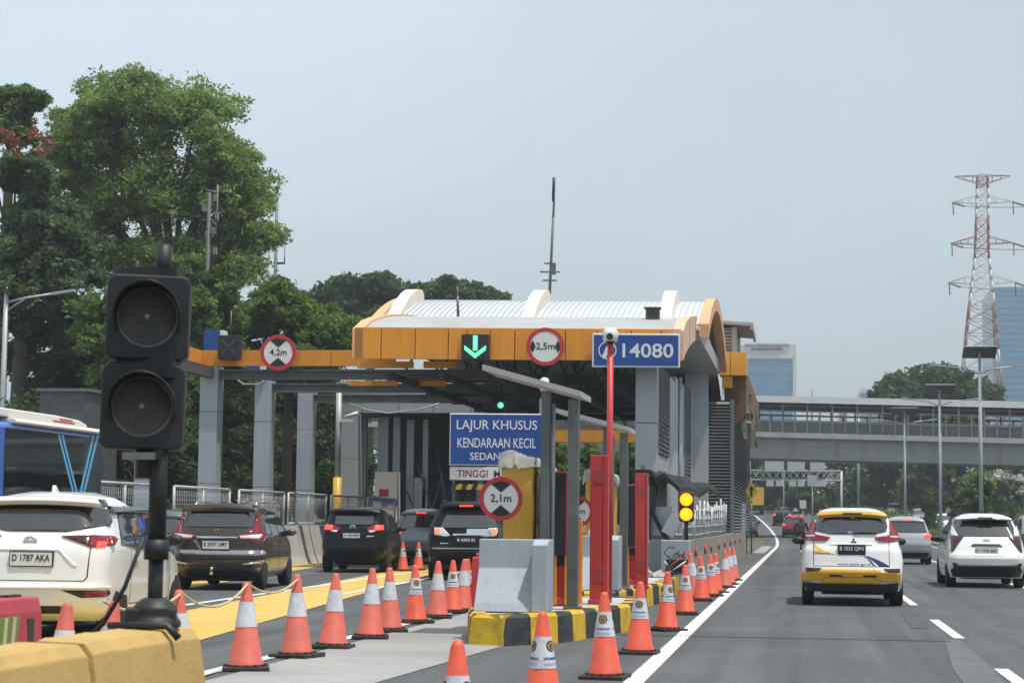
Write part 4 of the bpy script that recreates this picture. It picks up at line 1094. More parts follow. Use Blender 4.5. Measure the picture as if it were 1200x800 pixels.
for z in (.1, .28, .46, .64): m.path([(0, L_ * k / 8, z * (1 + .035 * k) + rng.uniform(-.02, .02)) for k in range(9)], .028, 5)
m.build('lattice', MATS['mesh_white'], t)
t = thing('railing_panel', (-2.62, 86, 1.0), 'pale grey slatted panel on the wall end beyond the louvres', 'railing')
m = MB()
for k in range(9): m.b2(-.04, .04, k * .62, k * .62 + .5, 0, 1.15)
m.build('slats', MATS['mesh_white'], t)
m = MB(); m.b2(-.06, .06, -.1, 5.6, 1.16, 1.25); m.b2(-.05, .05, 5.6, 5.72, 0, 1.25); m.build('rail', MATS['cladding'], t)
m = MB(); m.b2(-.9, .1, .5, 3, 1.3, 1.75); m.prism([(-1, 1.76), (.2, 1.76), (-.4, 2.15)], 'y', .4, 3.1); tt = thing('cabin', (-2.75, 88, 0), 'tiny grey cabin top behind the slatted panel at the wall end', 'cabin'); m.build('roof', MATS['cladding_dark'], tt)
m = MB(); m.b2(-.85, .05, .55, 2.95, 0, 1.29); m.build('wall', MATS['cladding'], tt)
mat('amber_lit', (.9, .45, .03), .4, var=0, emis=(1.0, .40, .0), estr=1.5)
t = thing('warning_light', N((-2.58, 44.15, 1.02)), 'amber twin warning light glowing on the end of the concrete wall', 'warning light')
m = MB(); m.tube((0, 0, 0), (0, 0, .42), .05); m.build('post', MATS['black_plastic'], t)
m = MB(); m.b2(-.16, .16, -.02, .2, .40, 1.05); m.build('housing', mat('housing_maroon', (.10, .015, .015), .5), t, .04)
for z in (.56, .88):
    m = MB(); m.lathe([(.14, .0), (.125, -.035), (.06, -.06), (.01, -.065)], (0, -.02, z), 20, 'y'); m.build('amber_lens', MATS['amber_lit'], t)
    m = MB(); m.ring((0, -.02, z), .142, .158, -.06, .0, 24); m.build('lens_hood', MATS['housing_maroon'], t)
t = thing('diamond_sign', (at(880.5, 575, 90).x, 90.2, 0), 'yellow diamond sign with black arrow at the end of the wall', 'road sign')
m = MB(); m.tube((0, 0, 0), (0, 0, 2.4), .04); m.build('post', MATS['steel_grey'], t)
zc = at(881, 575, 90).z; s_ = .44
m = MB(); m.prism([(0, zc - s_), (s_ * .62, zc), (0, zc + s_), (-s_ * .62, zc)], 'y', -.07, -.04); m.build('panel', MATS['kerb_yellow'], t)
m = MB(); m.prism([(-.05, zc - .24), (.05, zc - .24), (.05, zc + .05), (.13, zc + .05), (0, zc + .26), (-.13, zc + .05), (-.05, zc + .05)], 'y', -.08, -.069); m.build('arrow_mark', MATS['ink_black'], t)
# rubble and wires at the foot of the pier
t = thing('rubble_heap', N((-2.95, 40.2, 0)), 'heap of broken concrete and wires at the foot of the grey pier', 'rubble')
m = MB()
for k in range(90):
    x, y = rng.uniform(-1.0, .15), rng.uniform(-.6, 2.8); z = max(0.03, .55 * (1 - abs(x + .5)) * rng.random())
    m.box((x, y, z), tuple(rng.uniform(.06, .26, 3)), *rng.uniform(-1, 1, 3))
m.build('broken_concrete', MATS['rubble'], t)
m = MB()
for k in range(6):
    p = Vector((rng.uniform(.0, .4), rng.uniform(1.5, 3.2), rng.uniform(.3, .5))); pts = [p]
    for q in range(6): p = p + Vector(rng.uniform(-.16, .16, 3)) + Vector((-.05, 0, .04)); pts.append(p.copy())
    m.path(pts, .013, 5)
m.b2(.0, .5, 2.6, 3.1, .32, .62); m.build('wires', MATS['black_plastic'], t)
m = MB(); m.tube((0, 2.4, .4), (.5, 2.6, .8), .02); m.build('red_bar', MATS['red_paint'], t)
m = MB(); m.tube((.1, 2.2, .35), (.45, 2.3, .6), .02); m.tube((.0, 2.2, .6), (.2, 2.3, .3), .02); m.build('pale_rod', MATS['mesh_white'], t)

# ------------------------------------------------------------------ foreground: yellow barriers, signal, plastic barrier
mat('barrier_yellow', (.50, .33, .115), .85, var=.12, scale=3, dirt=.45, dcol=(.33, .22, .09), dscale=2.2, bump=.2, bscale=40)
mat('barrier_plastic', (.42, .045, .06), .5, var=.12, scale=4, dirt=.3, dcol=(.3, .1, .1))
def barrier(x0, y0, y1, label, rz):
    t = thing('concrete_barrier', (x0, y0, 0), label, 'concrete barrier', 'yellow concrete barriers', rz=rz)
    L_ = y1 - y0; pr = [(.42, 0), (.42, .10), (.24, .34), (.165, .80), (.12, .855), (-.12, .86), (-.165, .80), (-.24, .34), (-.42, .10), (-.42, 0)]
    n = 18; vs = []
    for j in range(n + 1):
        y = L_ * j / n; e = .03 if j in (0, n) else 0
        for a, z in pr: vs.append((a * (1 - e) + rng.uniform(-.003, .003), y + (rng.uniform(-.012, .012) if j in (0, n) else 0), z * (1 - e * .4) + (rng.uniform(-.003, .003) if z > .5 else 0)))
    m_ = len(pr); fs = [(j * m_ + k, j * m_ + (k + 1) % m_, (j + 1) * m_ + (k + 1) % m_, (j + 1) * m_ + k) for j in range(n) for k in range(m_)]
    fs += [tuple(range(m_ - 1, -1, -1)), tuple(range(n * m_, n * m_ + m_))]
    m = MB(); m.add(vs, fs); m.build('concrete', MATS['barrier_yellow'], t, .007)
    return t
barrier(-3.30, 6.3, 8.46, 'yellow concrete barrier closest to the camera, its far end at a crumbled joint', .004)
barrier(-3.31, 8.56, 9.84, 'yellow concrete barrier carrying the unlit traffic light', -.075)
SY = 9.58; sp_ = at(181, 727, SY)
t = thing('traffic_light', (sp_.x, SY, .86), 'dark unlit two lamp traffic light on a post above the yellow barrier', 'traffic light')
mat('signal_black', (.013, .015, .017), .55, var=.15, scale=6, dirt=.3, dcol=(.06, .06, .055))
mat('signal_lens', (.20, .20, .195), .25, var=.05)
m = MB(); m.tube((0, 0, 0), (0, 0, .40), .038, n=16); m.tube((0, 0, .40), (0, 0, 1.05), .045, n=16); m.tube((0, 0, .34), (0, 0, .44), .062, n=14); m.build('post', MATS['signal_black'], t)
m = MB(); m.lathe([(.13, 0), (.135, .03), (.11, .06), (.115, .10), (.085, .13), (.06, .15)], n=14); m.box((-.02, 0, .05), (.25, .18, .10), rz=.3); m.build('base_clamp', MATS['signal_black'], t, .01)
HX = at(174, 425, SY).x - sp_.x
def lampbox(zc, xo, tilt):
    M = Matrix.Translation((HX + xo, -.05, zc)) @ Matrix.Rotation(tilt, 4, 'Y') @ Matrix.Rotation(R(15), 4, 'Z') @ Matrix.Scale(.925, 4)
    def fx(mb): mb.v = [tuple(M @ Vector(p)) for p in mb.v]; return mb
    m = MB(); r = .225; k = .05; pts = []
    for cx_, cz_, a0_ in ((r - k, r - k, 0), (-r + k, r - k, 90), (-r + k, -r + k, 180), (r - k, -r + k, 270)):
        for q in range(6): a = R(a0_ + 18 * q); pts.append((cx_ + k * math.cos(a), (cz_ + k * math.sin(a)) * 1.04))
    m.prism(pts, 'y', -.02, .17); b = fx(m).build('lamp_housing', MATS['signal_black'], t, .012)
    m = MB(); prf = [(.165, -.022)]
    for q in range(1, 12): rr = .165 * (1 - q / 12); prf.append((rr + .008, -.012 - .045 * (1 - (rr / .165) ** 2))); prf.append((rr, -.030 - .045 * (1 - (rr / .165) ** 2)))
    m.lathe(prf, (0, 0, 0), 40, 'y'); m.sm = [False] * len(m.sm); fx(m).build('lens', MATS['signal_lens'], b)
    m = MB(); n = 30; vs = []; fs = []
    for q in range(n + 1):
        a = R(-25 + 230 * q / n); d = .07 + .19 * math.sin(max(0, min(PI, R(-25 + 230 * q / n) * 0.86 + .3))) 
        for rr in (.178, .187):
            vs += [(rr * math.cos(a), -.015, rr * math.sin(a)), (rr * math.cos(a) * .97, -.015 - d, rr * math.sin(a) * .97)]
    for q in range(n):
        i = q * 4; j = i + 4; fs += [(i, i + 1, j + 1, j), (i + 2, j + 2, j + 3, i + 3), (i + 1, i + 3, j + 3, j + 1), (i, j, j + 2, i + 2)]
    fs += [(0, 2, 3, 1), (n * 4, n * 4 + 1, n * 4 + 3, n * 4 + 2)]
    m.add(vs, fs, True); fx(m).build('visor', MATS['signal_black'], b)
zt_, zb_ = at(178, 373, SY).z - .86, at(170, 477, SY).z - .86
lampbox(zt_, .008, R(1)); lampbox(zb_, -.008, R(1))
m = MB(); m.box((HX, .0, (zt_ + zb_) / 2), (.30, .12, .16)); m.build('joint_block', MATS['signal_black'], t)
m = MB(); m.tube((HX, .02, zb_ - .36), (HX, .02, zb_ - .2), .06); m.tube((HX + .05, .04, zt_ + .2), (HX + .055, .04, zt_ + .38), .042); m.tube((HX - .09, .04, zt_ + .2), (HX - .09, .04, zt_ + .30), .015); m.b2(HX - .17, HX + .14, -.02, .1, zt_ + .22, zt_ + .26); m.b2(HX - .09, HX + .09, -.10, -.06, zb_ - .265, zb_ - .235)
m.build('top_bracket', MATS['signal_black'], t)
m = MB(); m.b2(HX - .085, HX + .085, -.115, -.10, zb_ - .268, zb_ - .232); m.build('label_strip', mat('strip_grey', (.22, .22, .22), .5), t)
m = MB(); m.path([(-.05, -.06, .45), (-.13, -.09, .20), (-.24, -.08, .02), (-.34, -.02, -.06)], .012); m.build('cable', MATS['black_plastic'], t)
m = MB(); m.path([(-.2, -.1, .012), (-.05, -.15, .02), (.12, -.16, .02), (.18, -.16, -.04)], .02); m.build('tape_end', MATS['black_plastic'], t)
t = thing('plastic_barrier', (-5.74, 13.2, 0), 'faded red plastic barrier with green striped panel behind the yellow barrier', 'plastic barrier', rz=-.06); t.scale = (1, 1, .89)
m = MB(); m.prism([(-.24, 0), (.24, 0), (.22, .18), (.17, .24), (.15, .80), (.12, .92), (-.12, .92), (-.15, .80), (-.17, .24), (-.22, .18)], 'y', -1.4, .75); m.build('shell', MATS['barrier_plastic'], t, .02)
m = MB(); m.prism([(-1.0, .46), (.28, .46), (.34, .78), (-1.0, .78)], 'x', .158, .172); pn = m.build('reflective_panel', mat('panel_green', (.16, .24, .05), .5), t)
m = MB()
for k in range(10): y = -.98 + k * .13; m.prism([(y, .465), (y + .05, .465), (y + .085, .775), (y + .035, .775)], 'x', .173, .178)
m.build('panel_stripe', mat('stripe_cream', (.50, .47, .28), .5), pn)
m = MB(); m.b2(.14, .16, .5, .6, .55, .75); m.b2(-.02, .05, .4, .6, .92, .94); m.build('lug', MATS['steel_dark'], t)
t = thing('plastic_barrier', N((-5.2, 31.6, 0)), 'bright red plastic barrier standing behind the left row of cones', 'plastic barrier')
m = MB(); m.prism([(-.16, 0), (.16, 0), (.15, .35), (.11, .40), (.11, .62), (.13, .65), (.11, .84), (-.11, .84), (-.13, .65), (-.11, .62), (-.11, .40), (-.15, .35)], 'y', 0, 1.2); m.build('shell', MATS['red_paint'], t, .02)
m = MB(); m.tube((-.05, .3, .84), (-.05, .3, .90), .05); m.build('filler_cap', MATS['red_faded'], t)

# ------------------------------------------------------------------ traffic cones
mat('cone_fresh', (.72, .10, .05), .5, var=.10, scale=5, dirt=.6, dcol=(.28, .08, .05), dscale=8)
mat('cone_faded', (.62, .125, .09), .6, var=.12, scale=5, dirt=.65, dcol=(.30, .12, .10), dscale=8)
mat('cone_band', (.62, .64, .68), .4, var=.10, scale=7, dirt=.45, dcol=(.33, .32, .33), dscale=6, bump=.4, bscale=14)
mat('cone_base', (.022, .022, .024), .85, var=.2, dirt=.3, dcol=(.1, .1, .1))
mat('badge_gold', (.45, .26, .07), .4, var=.1)
mat('ink_navy', (.02, .03, .16), .5, var=0)
CH = .83
def cone_r(z): return .158 + (.034 - .158) * (z - .05) / (CH - .05)
def make_cone(mt, logo, label, group):
    t = thing('traffic_cone', (0, 0, 0), label, 'traffic cone', group)
    m = MB(); m.lathe([(.172, .045), (.17, .07), (cone_r(.09), .09), (cone_r(CH - .03), CH - .03), (.024, CH)], n=26); m.build('cone', MATS[mt], t)
    m = MB(); m.b2(-.215, .215, -.215, .215, 0, .045)
    for k in range(12):
        a = 2 * PI * k / 12; m.box((.178 * math.cos(a), .178 * math.sin(a), .055), (.03, .03, .02), rz=a)
    m.build('base', MATS['cone_base'], t, .012)
    m = MB(); z0, z1 = .41, .645
    m.lathe([(cone_r(z0) + .003, z0), (cone_r((z0 + z1) / 2) + .003, (z0 + z1) / 2), (cone_r(z1) + .003, z1)], n=26); m.f = m.f[:-2]; m.sm = m.sm[:-2]; b = m.build('reflective_band', MATS['cone_band'], t)
    def wrap(vs, zc, off, a0): return [((cone_r(zc + z) + off) * math.sin(x / cone_r(zc + z) + a0), -(cone_r(zc + z) + off) * math.cos(x / cone_r(zc + z) + a0), zc + z) for x, y, z in vs]
    if logo:
        for a0 in (0.0, 2.1, 4.2):
            for mtn, rr, off in (('ink_black', .042, .005), ('badge_gold', .032, .007), ('ink_black', .018, .009), ('badge_gold', .010, .011)):
                m = MB(); vs = [(0, 0, 0)] + [(rr * math.cos(2 * PI * k / 20), 0, rr * math.sin(2 * PI * k / 20)) for k in range(20)]
                m.add(wrap(vs, .575, off, a0), [(0, 1 + k, 1 + (k + 1) % 20) for k in range(20)]); m.build('badge', MATS[mtn], b, recalc=False)
            vs, fs = text_data('JASAMARGA', .15, .026, bold=.03); m = MB(); m.add(wrap(vs, .482, .005, a0), fs); m.build('lettering', MATS['ink_navy'], b, recalc=False)
            m = MB()
            for z in (-.012, .0): m.add(wrap([(-.075 + .15 * k / 8, 0, z + d) for k in range(9) for d in (0, .004)], .445, .005, a0), [(2 * k, 2 * k + 2, 2 * k + 3, 2 * k + 1) for k in range(8)])
            m.build('fine_print_line', MATS['fine_print_blue'] if 'fine_print_blue' in MATS else mat('print_blue', (.25, .30, .42), .5, var=0), b, recalc=False)  # pale blue ink of the small print
    return t
protoF = make_cone('cone_faded', False, 'x', 'faded cones along the white lane line')
protoO = make_cone('cone_fresh', True, 'x', 'orange cones along the carriageway edge')
protoO.scale = (.95, .95, .95)
used = set()
def cone(p, loc, label, group, rz=None, tilt=0):
    rz = rng.uniform(-.35, .35) if rz is None else rz
    if p not in used: used.add(p); o = p; o.location = loc; o.rotation_euler = (0, 0, rz); o['label'] = label; o['group'] = group
    else: o = dup(p, loc, rz, label, group)
    o.rotation_euler = (rng.uniform(-.02, .02), tilt + rng.uniform(-.025, .025), rz); k_ = (.95 if p is protoO else 1.0); o.scale = (k_ * rng.uniform(.97, 1.03), k_ * rng.uniform(.97, 1.03), k_ * rng.uniform(.97, 1.02))
    return o
GL = 'cones along the white lane line'
ordn = ['first', 'second', 'third', 'fourth', 'fifth', 'sixth', 'seventh', 'eighth', 'ninth', 'tenth', 'eleventh', 'twelfth']
for i, (px_, py_) in enumerate(((288, 785), (348, 770), (390, 759), (434, 748))):
    cone(protoF, gp(px_, py_), 'faded coral cone with plain white band, %s fully visible from the left' % ordn[i], GL)
cone(protoF, gp(457, 740), 'faded coral cone just left of the bright logo cone in the left row', GL)
cone(protoO, gp(487, 730), 'bright orange cone with dark logo standing among the faded left row', GL, .5)
cone(protoF, gp(512, 724), 'faded coral cone just right of the bright logo cone in the left row', GL)
cone(protoO, gp(530, 718), 'bright orange logo cone left of the leaning pair near the pale block', GL, .2)
cone(protoF, gp(541.5, 716), 'cone leaning against another at the end of the left row', GL, 0, .06)
cone(protoO, gp(547, 713.5), 'orange logo cone nearest the pale block in the left row', GL, -.4)
cone(protoF, gp(210, 812), 'faded cone right of the traffic light post, tied with the rope', GL)
cone(protoF, gp(117, 835), 'leaning faded cone left of the traffic light post behind the barrier', GL, 0, .10)
cone(protoF, gp(66, 851), 'faded cone beside the red plastic barrier behind the yellow barrier', GL, 0, .06)
cone(protoO, gp(472, 669), 'small distant cone left of two standing behind the black cars', 'cones between the queuing cars', 1.0)
cone(protoO, gp(490, 668), 'small distant cone right of two standing behind the black cars', 'cones between the queuing cars', 1.6)
GR = 'cones along the carriageway edge'
for i, (px_, py_, rz_) in enumerate(((533, 933, 1.0), (636, 846, 1.05), (709, 795, -.12), (749, 766, -.05), (781, 739, .75), (803, 720, .1), (822, 704, .05), (833, 698.5, .3), (838.5, 694.5, .9))):
    lab = ['orange cone cut off at the bottom edge left of the logo cones', 'orange cone with logo turned aside at the bottom edge', 'orange logo cone nearest the white edge line at the bottom', 'orange logo cone beside the front island kerb', 'orange cone beside the rear island kerb, logo turned aside', 'orange logo cone below the amber warning light', 'orange logo cone at the near end of the concrete wall', 'orange cone partly hidden behind the one at the wall end', 'orange cone with turned band before the last cluster along the wall'][i]
    cone(protoO, gp(px_, py_), lab, GR, rz_)
for i, (px_, py_) in enumerate(((849, 688.5), (853.5, 685), (859, 680))):
    cone(protoF, gp(px_, py_), 'faded cone, %s of the last three along the concrete wall' % ['nearest', 'middle', 'farthest'][i], GR)
cone(protoF, gp(829, 702) + Vector((-.28, .6, 0)), 'faded cone leaning on the wall behind the orange row', GR, 0, -.1)
# rope tied from cone to cone
tops = [gp(66, 851), gp(117, 835), gp(210, 812), gp(288, 785), gp(348, 770)]
m = MB(); pts = []
for a, b in zip(tops[1:-1], tops[2:]):
    a = a + Vector((0, 0, .80)); b = b + Vector((0, 0, .80))
    for k in range(9):
        u = k / 9; p = a.lerp(b, u); p.z -= .16 * 4 * u * (1 - u) * min(1, (b - a).length / 2.5); pts.append(p)
pts.append(tops[-1] + Vector((0, 0, .80))); base = pts[0].copy()
m.path([p - base for p in pts], .011, 6); o = m.build('rope', mat('rope_yellow', (.55, .47, .25), .8), None, 0, base); tag(o, 'thin yellowish rope slung between the faded cones', 'rope')
# ------------------------------------------------------------------ cars in view
def conv(ox, oy, s, Y, X):
    q = pj(X, Y, 0); return ((q[0] - ox) * s, (q[1] - oy) * s, s * FPX / (Y * math.cos(YAW) - X * math.sin(YAW)))
def spec(**k):
    d = dict(hw=HW, yr=YR, yf=YF, L=4.4, paint='paint_white', feat=[]); d.update(k); return d
def logo_ring(x0, z0, rx, rz, mt='chrome', name='emblem', inner=True):
    def f(root, B):
        m = MB(); y = B.rear(x0, z0) - .008
        def ell(cx, cz, a, b, t):
            n = 26; pts = [(cx + a * math.cos(2 * PI * k / n), y, cz + b * math.sin(2 * PI * k / n)) for k in range(n + 1)]; m.path(pts, t, 5)
        ell(x0, z0, rx, rz, .011)
        if inner: ell(x0, z0, rx * .38, rz * .9, .008); ell(x0, z0 + rz * .35, rx * .6, rz * .5, .008)
        m.build(name, MATS[mt], root)
    return f
def three_diamond(x0, z0, s):
    def f(root, B):
        m = MB()
        for a in (90, 210, 330):
            c = R(a)
            def P(l, t): return (x0 + l * math.cos(c + t), z0 + l * math.sin(c + t))
            patch(m, [P(.003, 0), P(s * .56, R(-30)), P(s, 0), P(s * .56, R(30))], lambda x, z: (x, B.rear(x, z), z), th=.018)
        m.build('emblem', MATS['ink_black'], root)
    return f
def rear_text(s, x0, z0, w_, h_, mt, name='lettering'):
    def f(root, B):
        vs, fs = text_data(s, w_, h_, bold=.01); m = MB(); m.add([(x0 + p[0], B.rear(x0 + p[0], z0 + p[2]) - .004, z0 + p[2]) for p in vs], fs); m.build(name, MATS[mt], root, recalc=False)
    return f
def spoiler(x0, z0, x1, z1, y0, d, paint, light=True, name='spoiler', lit='lamp_dark'):
    """roof spoiler: half widths x0 (lower) x1 (upper), z0..z1, rear edge y0, depth d"""
    def f(root, B):
        m = MB(); n = 14; rows = []
        for (hx, z, dy) in ((x0, z0, .03), (x0 * 1.0, (z0 + z1) / 2, 0), (x1, z1, .02), (x1 * .98, z1 + .015, .10), (x1 * .96, z1 + .01, d)):
            rows.append([(hx * (2 * k / n - 1), y0 + dy + .07 * (2 * k / n - 1) ** 2, z - .03 * (2 * k / n - 1) ** 2) for k in range(n + 1)])
        m.sheet(rows, .035, (0, 1, -.3)); sp = m.build(name, MATS[paint], root); sp.data.polygons.foreach_set('use_smooth', [True] * len(sp.data.polygons)); sp.data.set_sharp_from_angle(angle=R(40))
        if light:
            m = MB(); zz = (z0 + z1) / 2; m.b2(-.16, .16, y0 - .012, y0 + .02, zz - .018, zz + .018); m.build('brake_light', MATS[lit], sp)
    return f
def rails(mt='chrome', x=.56, z=1.70, y0=.9, y1=2.4):
    def f(root, B):
        for sx in (-1, 1):
            m = MB(); m.path([(sx * x, y0, z - .05), (sx * x, y0 + .12, z), (sx * x, y1 - .12, z), (sx * x, y1, z - .06)], .02, 6); m.build('roof_rail', MATS[mt], root)
    return f
def fin(y=.75, z=1.68, mt='paint_white'):
    def f(root, B):
        m = MB(); m.prism([(y, z - .01), (y + .02, z + .08), (y + .06, z + .08), (y + .22, z - .01)], 'x', -.02, .02); m.build('roof_fin', MATS[mt], root, .008)
    return f
# --- white and yellow van ahead
X0, Y0 = .86, 34.4
sp = spec(paint='paint_white', L=4.48, r=.325, ya=.72, wb=2.775, rims=True, mz=1.06,
  hw=[(.255, .83), (.30, .855), (.45, .875), (.75, .885), (.95, .86), (1.05, .82), (1.22, .775), (1.40, .70), (1.53, .625), (1.60, .585), (1.65, .52), (1.69, .32)],
  yr=[(.255, .14), (.32, .10), (.42, .05), (.58, .0), (.72, .05), (.95, .10), (1.05, .16), (1.5, .34), (1.57, .36), (1.63, .55), (1.69, 1.0)],
  conv=conv(925, 585, 6.157, Y0, X0), feat=[
  ('rear_window', 'car_glass', .008, [[(195, 128), (695, 128), (712, 200), (702, 235), (600, 258), (300, 258), (192, 235), (180, 200)]]),
  ('tail_light', 'lamp_red', .03, [[(163, 175), (190, 160), (193, 262), (300, 280), (268, 305), (118, 306), (124, 270)]], 2),
  ('lamp_lens', 'lamp_clear', .034, [[(126, 270), (190, 268), (190, 276), (126, 280)]], 2),
  ('tailgate_gap', 'gap_black', .002, [[(180, 312), (184, 312), (184, 490), (180, 490)], [(716, 312), (720, 312), (720, 490), (716, 490)], [(184, 486), (716, 486), (716, 490), (184, 490)]]),
  ('plate_recess', 'paint_white', .014, [[(308, 324), (592, 324), (600, 335), (300, 335)]]),
  ('yellow_swoosh', 'paint_yellow', .003, [[(186, 328), (215, 352), (268, 380), (345, 404), (186, 402)]]),
  ('swoosh_gap', 'paint_white', .005, [[(186, 366), (225, 384), (290, 398), (250, 396), (186, 376)]]),
  ('navy_swoosh', 'ink_navy', .003, [[(530, 412), (575, 415), (640, 440), (690, 465), (722, 486), (648, 486), (610, 452), (565, 425)], [(540, 418), (585, 442), (622, 484), (600, 480), (575, 446)]]),
  ('yellow_bumper', 'paint_yellow', .022, [[(106, 532), (215, 530), (245, 508), (640, 508), (670, 530), (792, 532), (802, 560), (796, 625), (765, 595), (660, 592), (620, 566), (270, 566), (232, 592), (125, 595), (98, 625), (92, 560)]]),
  ('lower_bumper', 'paint_yellow', .012, [[(232, 594), (270, 568), (620, 568), (660, 594), (650, 612), (240, 612)]]),
  ('reflector', 'lamp_dark', .02, [[(122, 500), (238, 502), (212, 528), (124, 528)]], 2),
  ('bumper_slot', 'gap_black', .028, [[(298, 548), (390, 550), (384, 564), (292, 562)]], 2),
  ('diffuser', 'dark_trim', .02, [[(104, 604), (240, 614), (650, 614), (786, 604), (778, 672), (118, 672)]])],
  plate=('B 1033 QFN', 360, 338, 547, 402, 'ink_white', 'plate_black'),
  extra=[spoiler(.60, 1.535, .56, 1.625, .22, .5, 'paint_yellow'), three_diamond(.02, 1.112, .06), rear_text('www.bpkh.go.id', .02, .715, .56, .05, 'ink_navy')])
def sticker(root, B):
    m = MB(); x, z = .01, 1.50; m.tube((x, B.rear(x, z) - .012, z), (x, B.rear(x, z) + .02, z), .035, n=12); m.b2(-.08, 0, B.rear(0, 1.25) - .012, B.rear(0, 1.25), 1.23, 1.275); m.build('sticker', MATS['sign_white'], root)
    m = MB(); m.path([(.02, B.rear(0, 1.24) - .02, 1.235), (.15, B.rear(0, 1.25) - .03, 1.262), (.42, B.rear(.4, 1.25) - .03, 1.25)], .012); m.build('wiper', MATS['gap_black'], root)
sp['extra'].append(sticker)
car('car', 'white car with yellow bumper and spoiler driving straight ahead, black plate', 'car', (X0, Y0, .006), sp, group='cars in traffic')
# --- white crossover on the right
X0, Y0 = at(1157, 640, 45.6).x, 45.6
sp = spec(paint='paint_white', L=4.46, r=.32, ya=.80, wb=2.78, mz=1.05,
  hw=[(.225, .82), (.34, .85), (.6, .875), (.9, .875), (1.02, .85), (1.18, .80), (1.35, .73), (1.50, .665), (1.58, .62), (1.64, .52), (1.68, .30)],
  yr=[(.225, .22), (.34, .14), (.48, .02), (.68, .0), (.80, .10), (1.0, .20), (1.1, .26), (1.47, .56), (1.56, .60), (1.62, .75), (1.68, 1.1)],
  conv=conv(1090, 590, 7.62, Y0, X0), feat=[
  ('rear_window', 'car_glass', .008, [[(262, 148), (740, 148), (768, 215), (762, 300), (268, 300), (240, 215)]]),
  ('tail_light', 'lamp_dark', .02, [[(206, 296), (318, 304), (285, 345), (216, 438), (204, 438)]], 2),
  ('lamp_lens', 'lamp_clear', .02, [[(228, 200), (272, 296), (208, 294)]], 2),
  ('garnish', 'dark_trim', .014, [[(400, 366), (630, 366), (652, 388), (376, 388)]]),
  ('grey_bumper', 'dark_trim', .018, [[(252, 545), (785, 545), (826, 600), (806, 660), (220, 660), (200, 600)]]),
  ('skid_plate', 'paint_grey', .024, [[(250, 546), (786, 546), (770, 566), (268, 566)]]),
  ('reflector', 'lamp_dark', .018, [[(206, 535), (252, 535), (226, 574)]], 2),
  ('bumper_gap', 'gap_black', .002, [[(215, 470), (800, 470), (800, 474), (215, 474)]])],
  plate=('F 1708 MS', 422, 408, 604, 456, 'paint_grey', 'plate_white'),
  extra=[spoiler(.60, 1.545, .57, 1.60, .42, .45, 'paint_white'), logo_ring(0, 1.06, .065, .035, inner=False), rails('dark_trim', .56, 1.69), fin(1.3, 1.675, 'dark_trim')])
def dots(root, B):
    m = MB(); 
    for k in range(9): x = -.27 + .06 * k + .03; m.b2(x - .014, x + .014, B.rear(x, .93) - .02, B.rear(x, .93), .922, .938)
    m.build('garnish_mark', MATS['sign_white'], root)
sp['extra'].append(dots)
car('car', 'white hatchback crossover in the right lane with dark wedge tail lights', 'car', (X0, Y0, .006), sp, group='cars in traffic')
# --- white car on the left
X0, Y0 = at(31, 640, 21.0).x, 21.0
sp = spec(paint='paint_pearl', L=4.48, r=.34, ya=.80, wb=2.75, mz=1.08, R=.26, bul=.06,
  hw=[(.22, .78), (.34, .86), (.6, .885), (.9, .885), (1.02, .875), (1.12, .85), (1.30, .775), (1.48, .705), (1.56, .66), (1.63, .58), (1.68, .34)],
  yr=[(.22, .32), (.32, .12), (.42, .02), (.60, .0), (.66, .03), (.95, .07), (1.05, .10), (1.16, .17), (1.5, .42), (1.57, .44), (1.62, .60), (1.68, 1.0)],
  conv=conv(0, 565, 4.445, Y0, X0), feat=[
  ('rear_window', 'car_glass', .008, [[(-150, 108), (438, 108), (490, 208), (482, 232), (300, 264), (-12, 264), (-210, 232), (-216, 208)]]),
  ('tail_light', 'lamp_red', .022, [[(282, 287), (440, 280), (520, 286), (540, 300), (530, 335), (440, 342), (400, 326)]], 2),
  ('lamp_lens', 'lamp_dark', .026, [[(284, 288), (436, 282), (436, 338), (400, 324)]], 2),
  ('tailgate_gap', 'gap_black', .002, [[(437, 345), (441, 345), (436, 500), (420, 520), (412, 520), (430, 500)], [(-150, 516), (415, 516), (415, 520), (-150, 520)]]),
  ('trim_line', 'paint_pearl', .012, [[(-60, 355), (280, 352), (380, 440), (360, 440), (275, 362), (-60, 364)]]),
  ('bumper_shelf', 'paint_pearl', .02, [[(-250, 545), (535, 545), (535, 560), (-250, 560)]]),
  ('reflector_pocket', 'dark_trim', .006, [[(308, 566), (420, 566), (520, 568), (528, 585), (510, 602), (410, 604)]], 2),
  ('reflector', 'lamp_red', .012, [[(430, 572), (518, 572), (524, 585), (508, 598), (428, 598)]], 2),
  ('diffuser', 'dark_trim', .004, [[(-90, 648), (350, 648), (330, 690), (-70, 690)]])],
  plate=('D 1787 AKA', 32, 374, 252, 442, 'ink_black', 'plate_white'),
  extra=[spoiler(.72, 1.535, .68, 1.615, .30, .5, 'paint_pearl', False), logo_ring(.0, 1.11, .072, .05), fin(.95, 1.675, 'paint_pearl'),
         rear_text('VELOZ', .50, .735, .15, .03, 'chrome')])
def lit_r(x0, x1, z0, z1, mt='lamp_lit', name='lit_lamp'):
    def f(root, B):
        for sg in (-1, 1):
            m = MB(); patch(m, [(sg * x0, z0), (sg * x1, z0), (sg * x1, z1), (sg * x0, z1)][::sg], lambda x, z: (x, B.rear(x, z), z), th=.034); m.build(name, MATS[mt], root)
    return f
sp['extra'].append(lit_r(.74, .82, 1.06, 1.12))
sp['extra'].remove(sp['extra'][3])
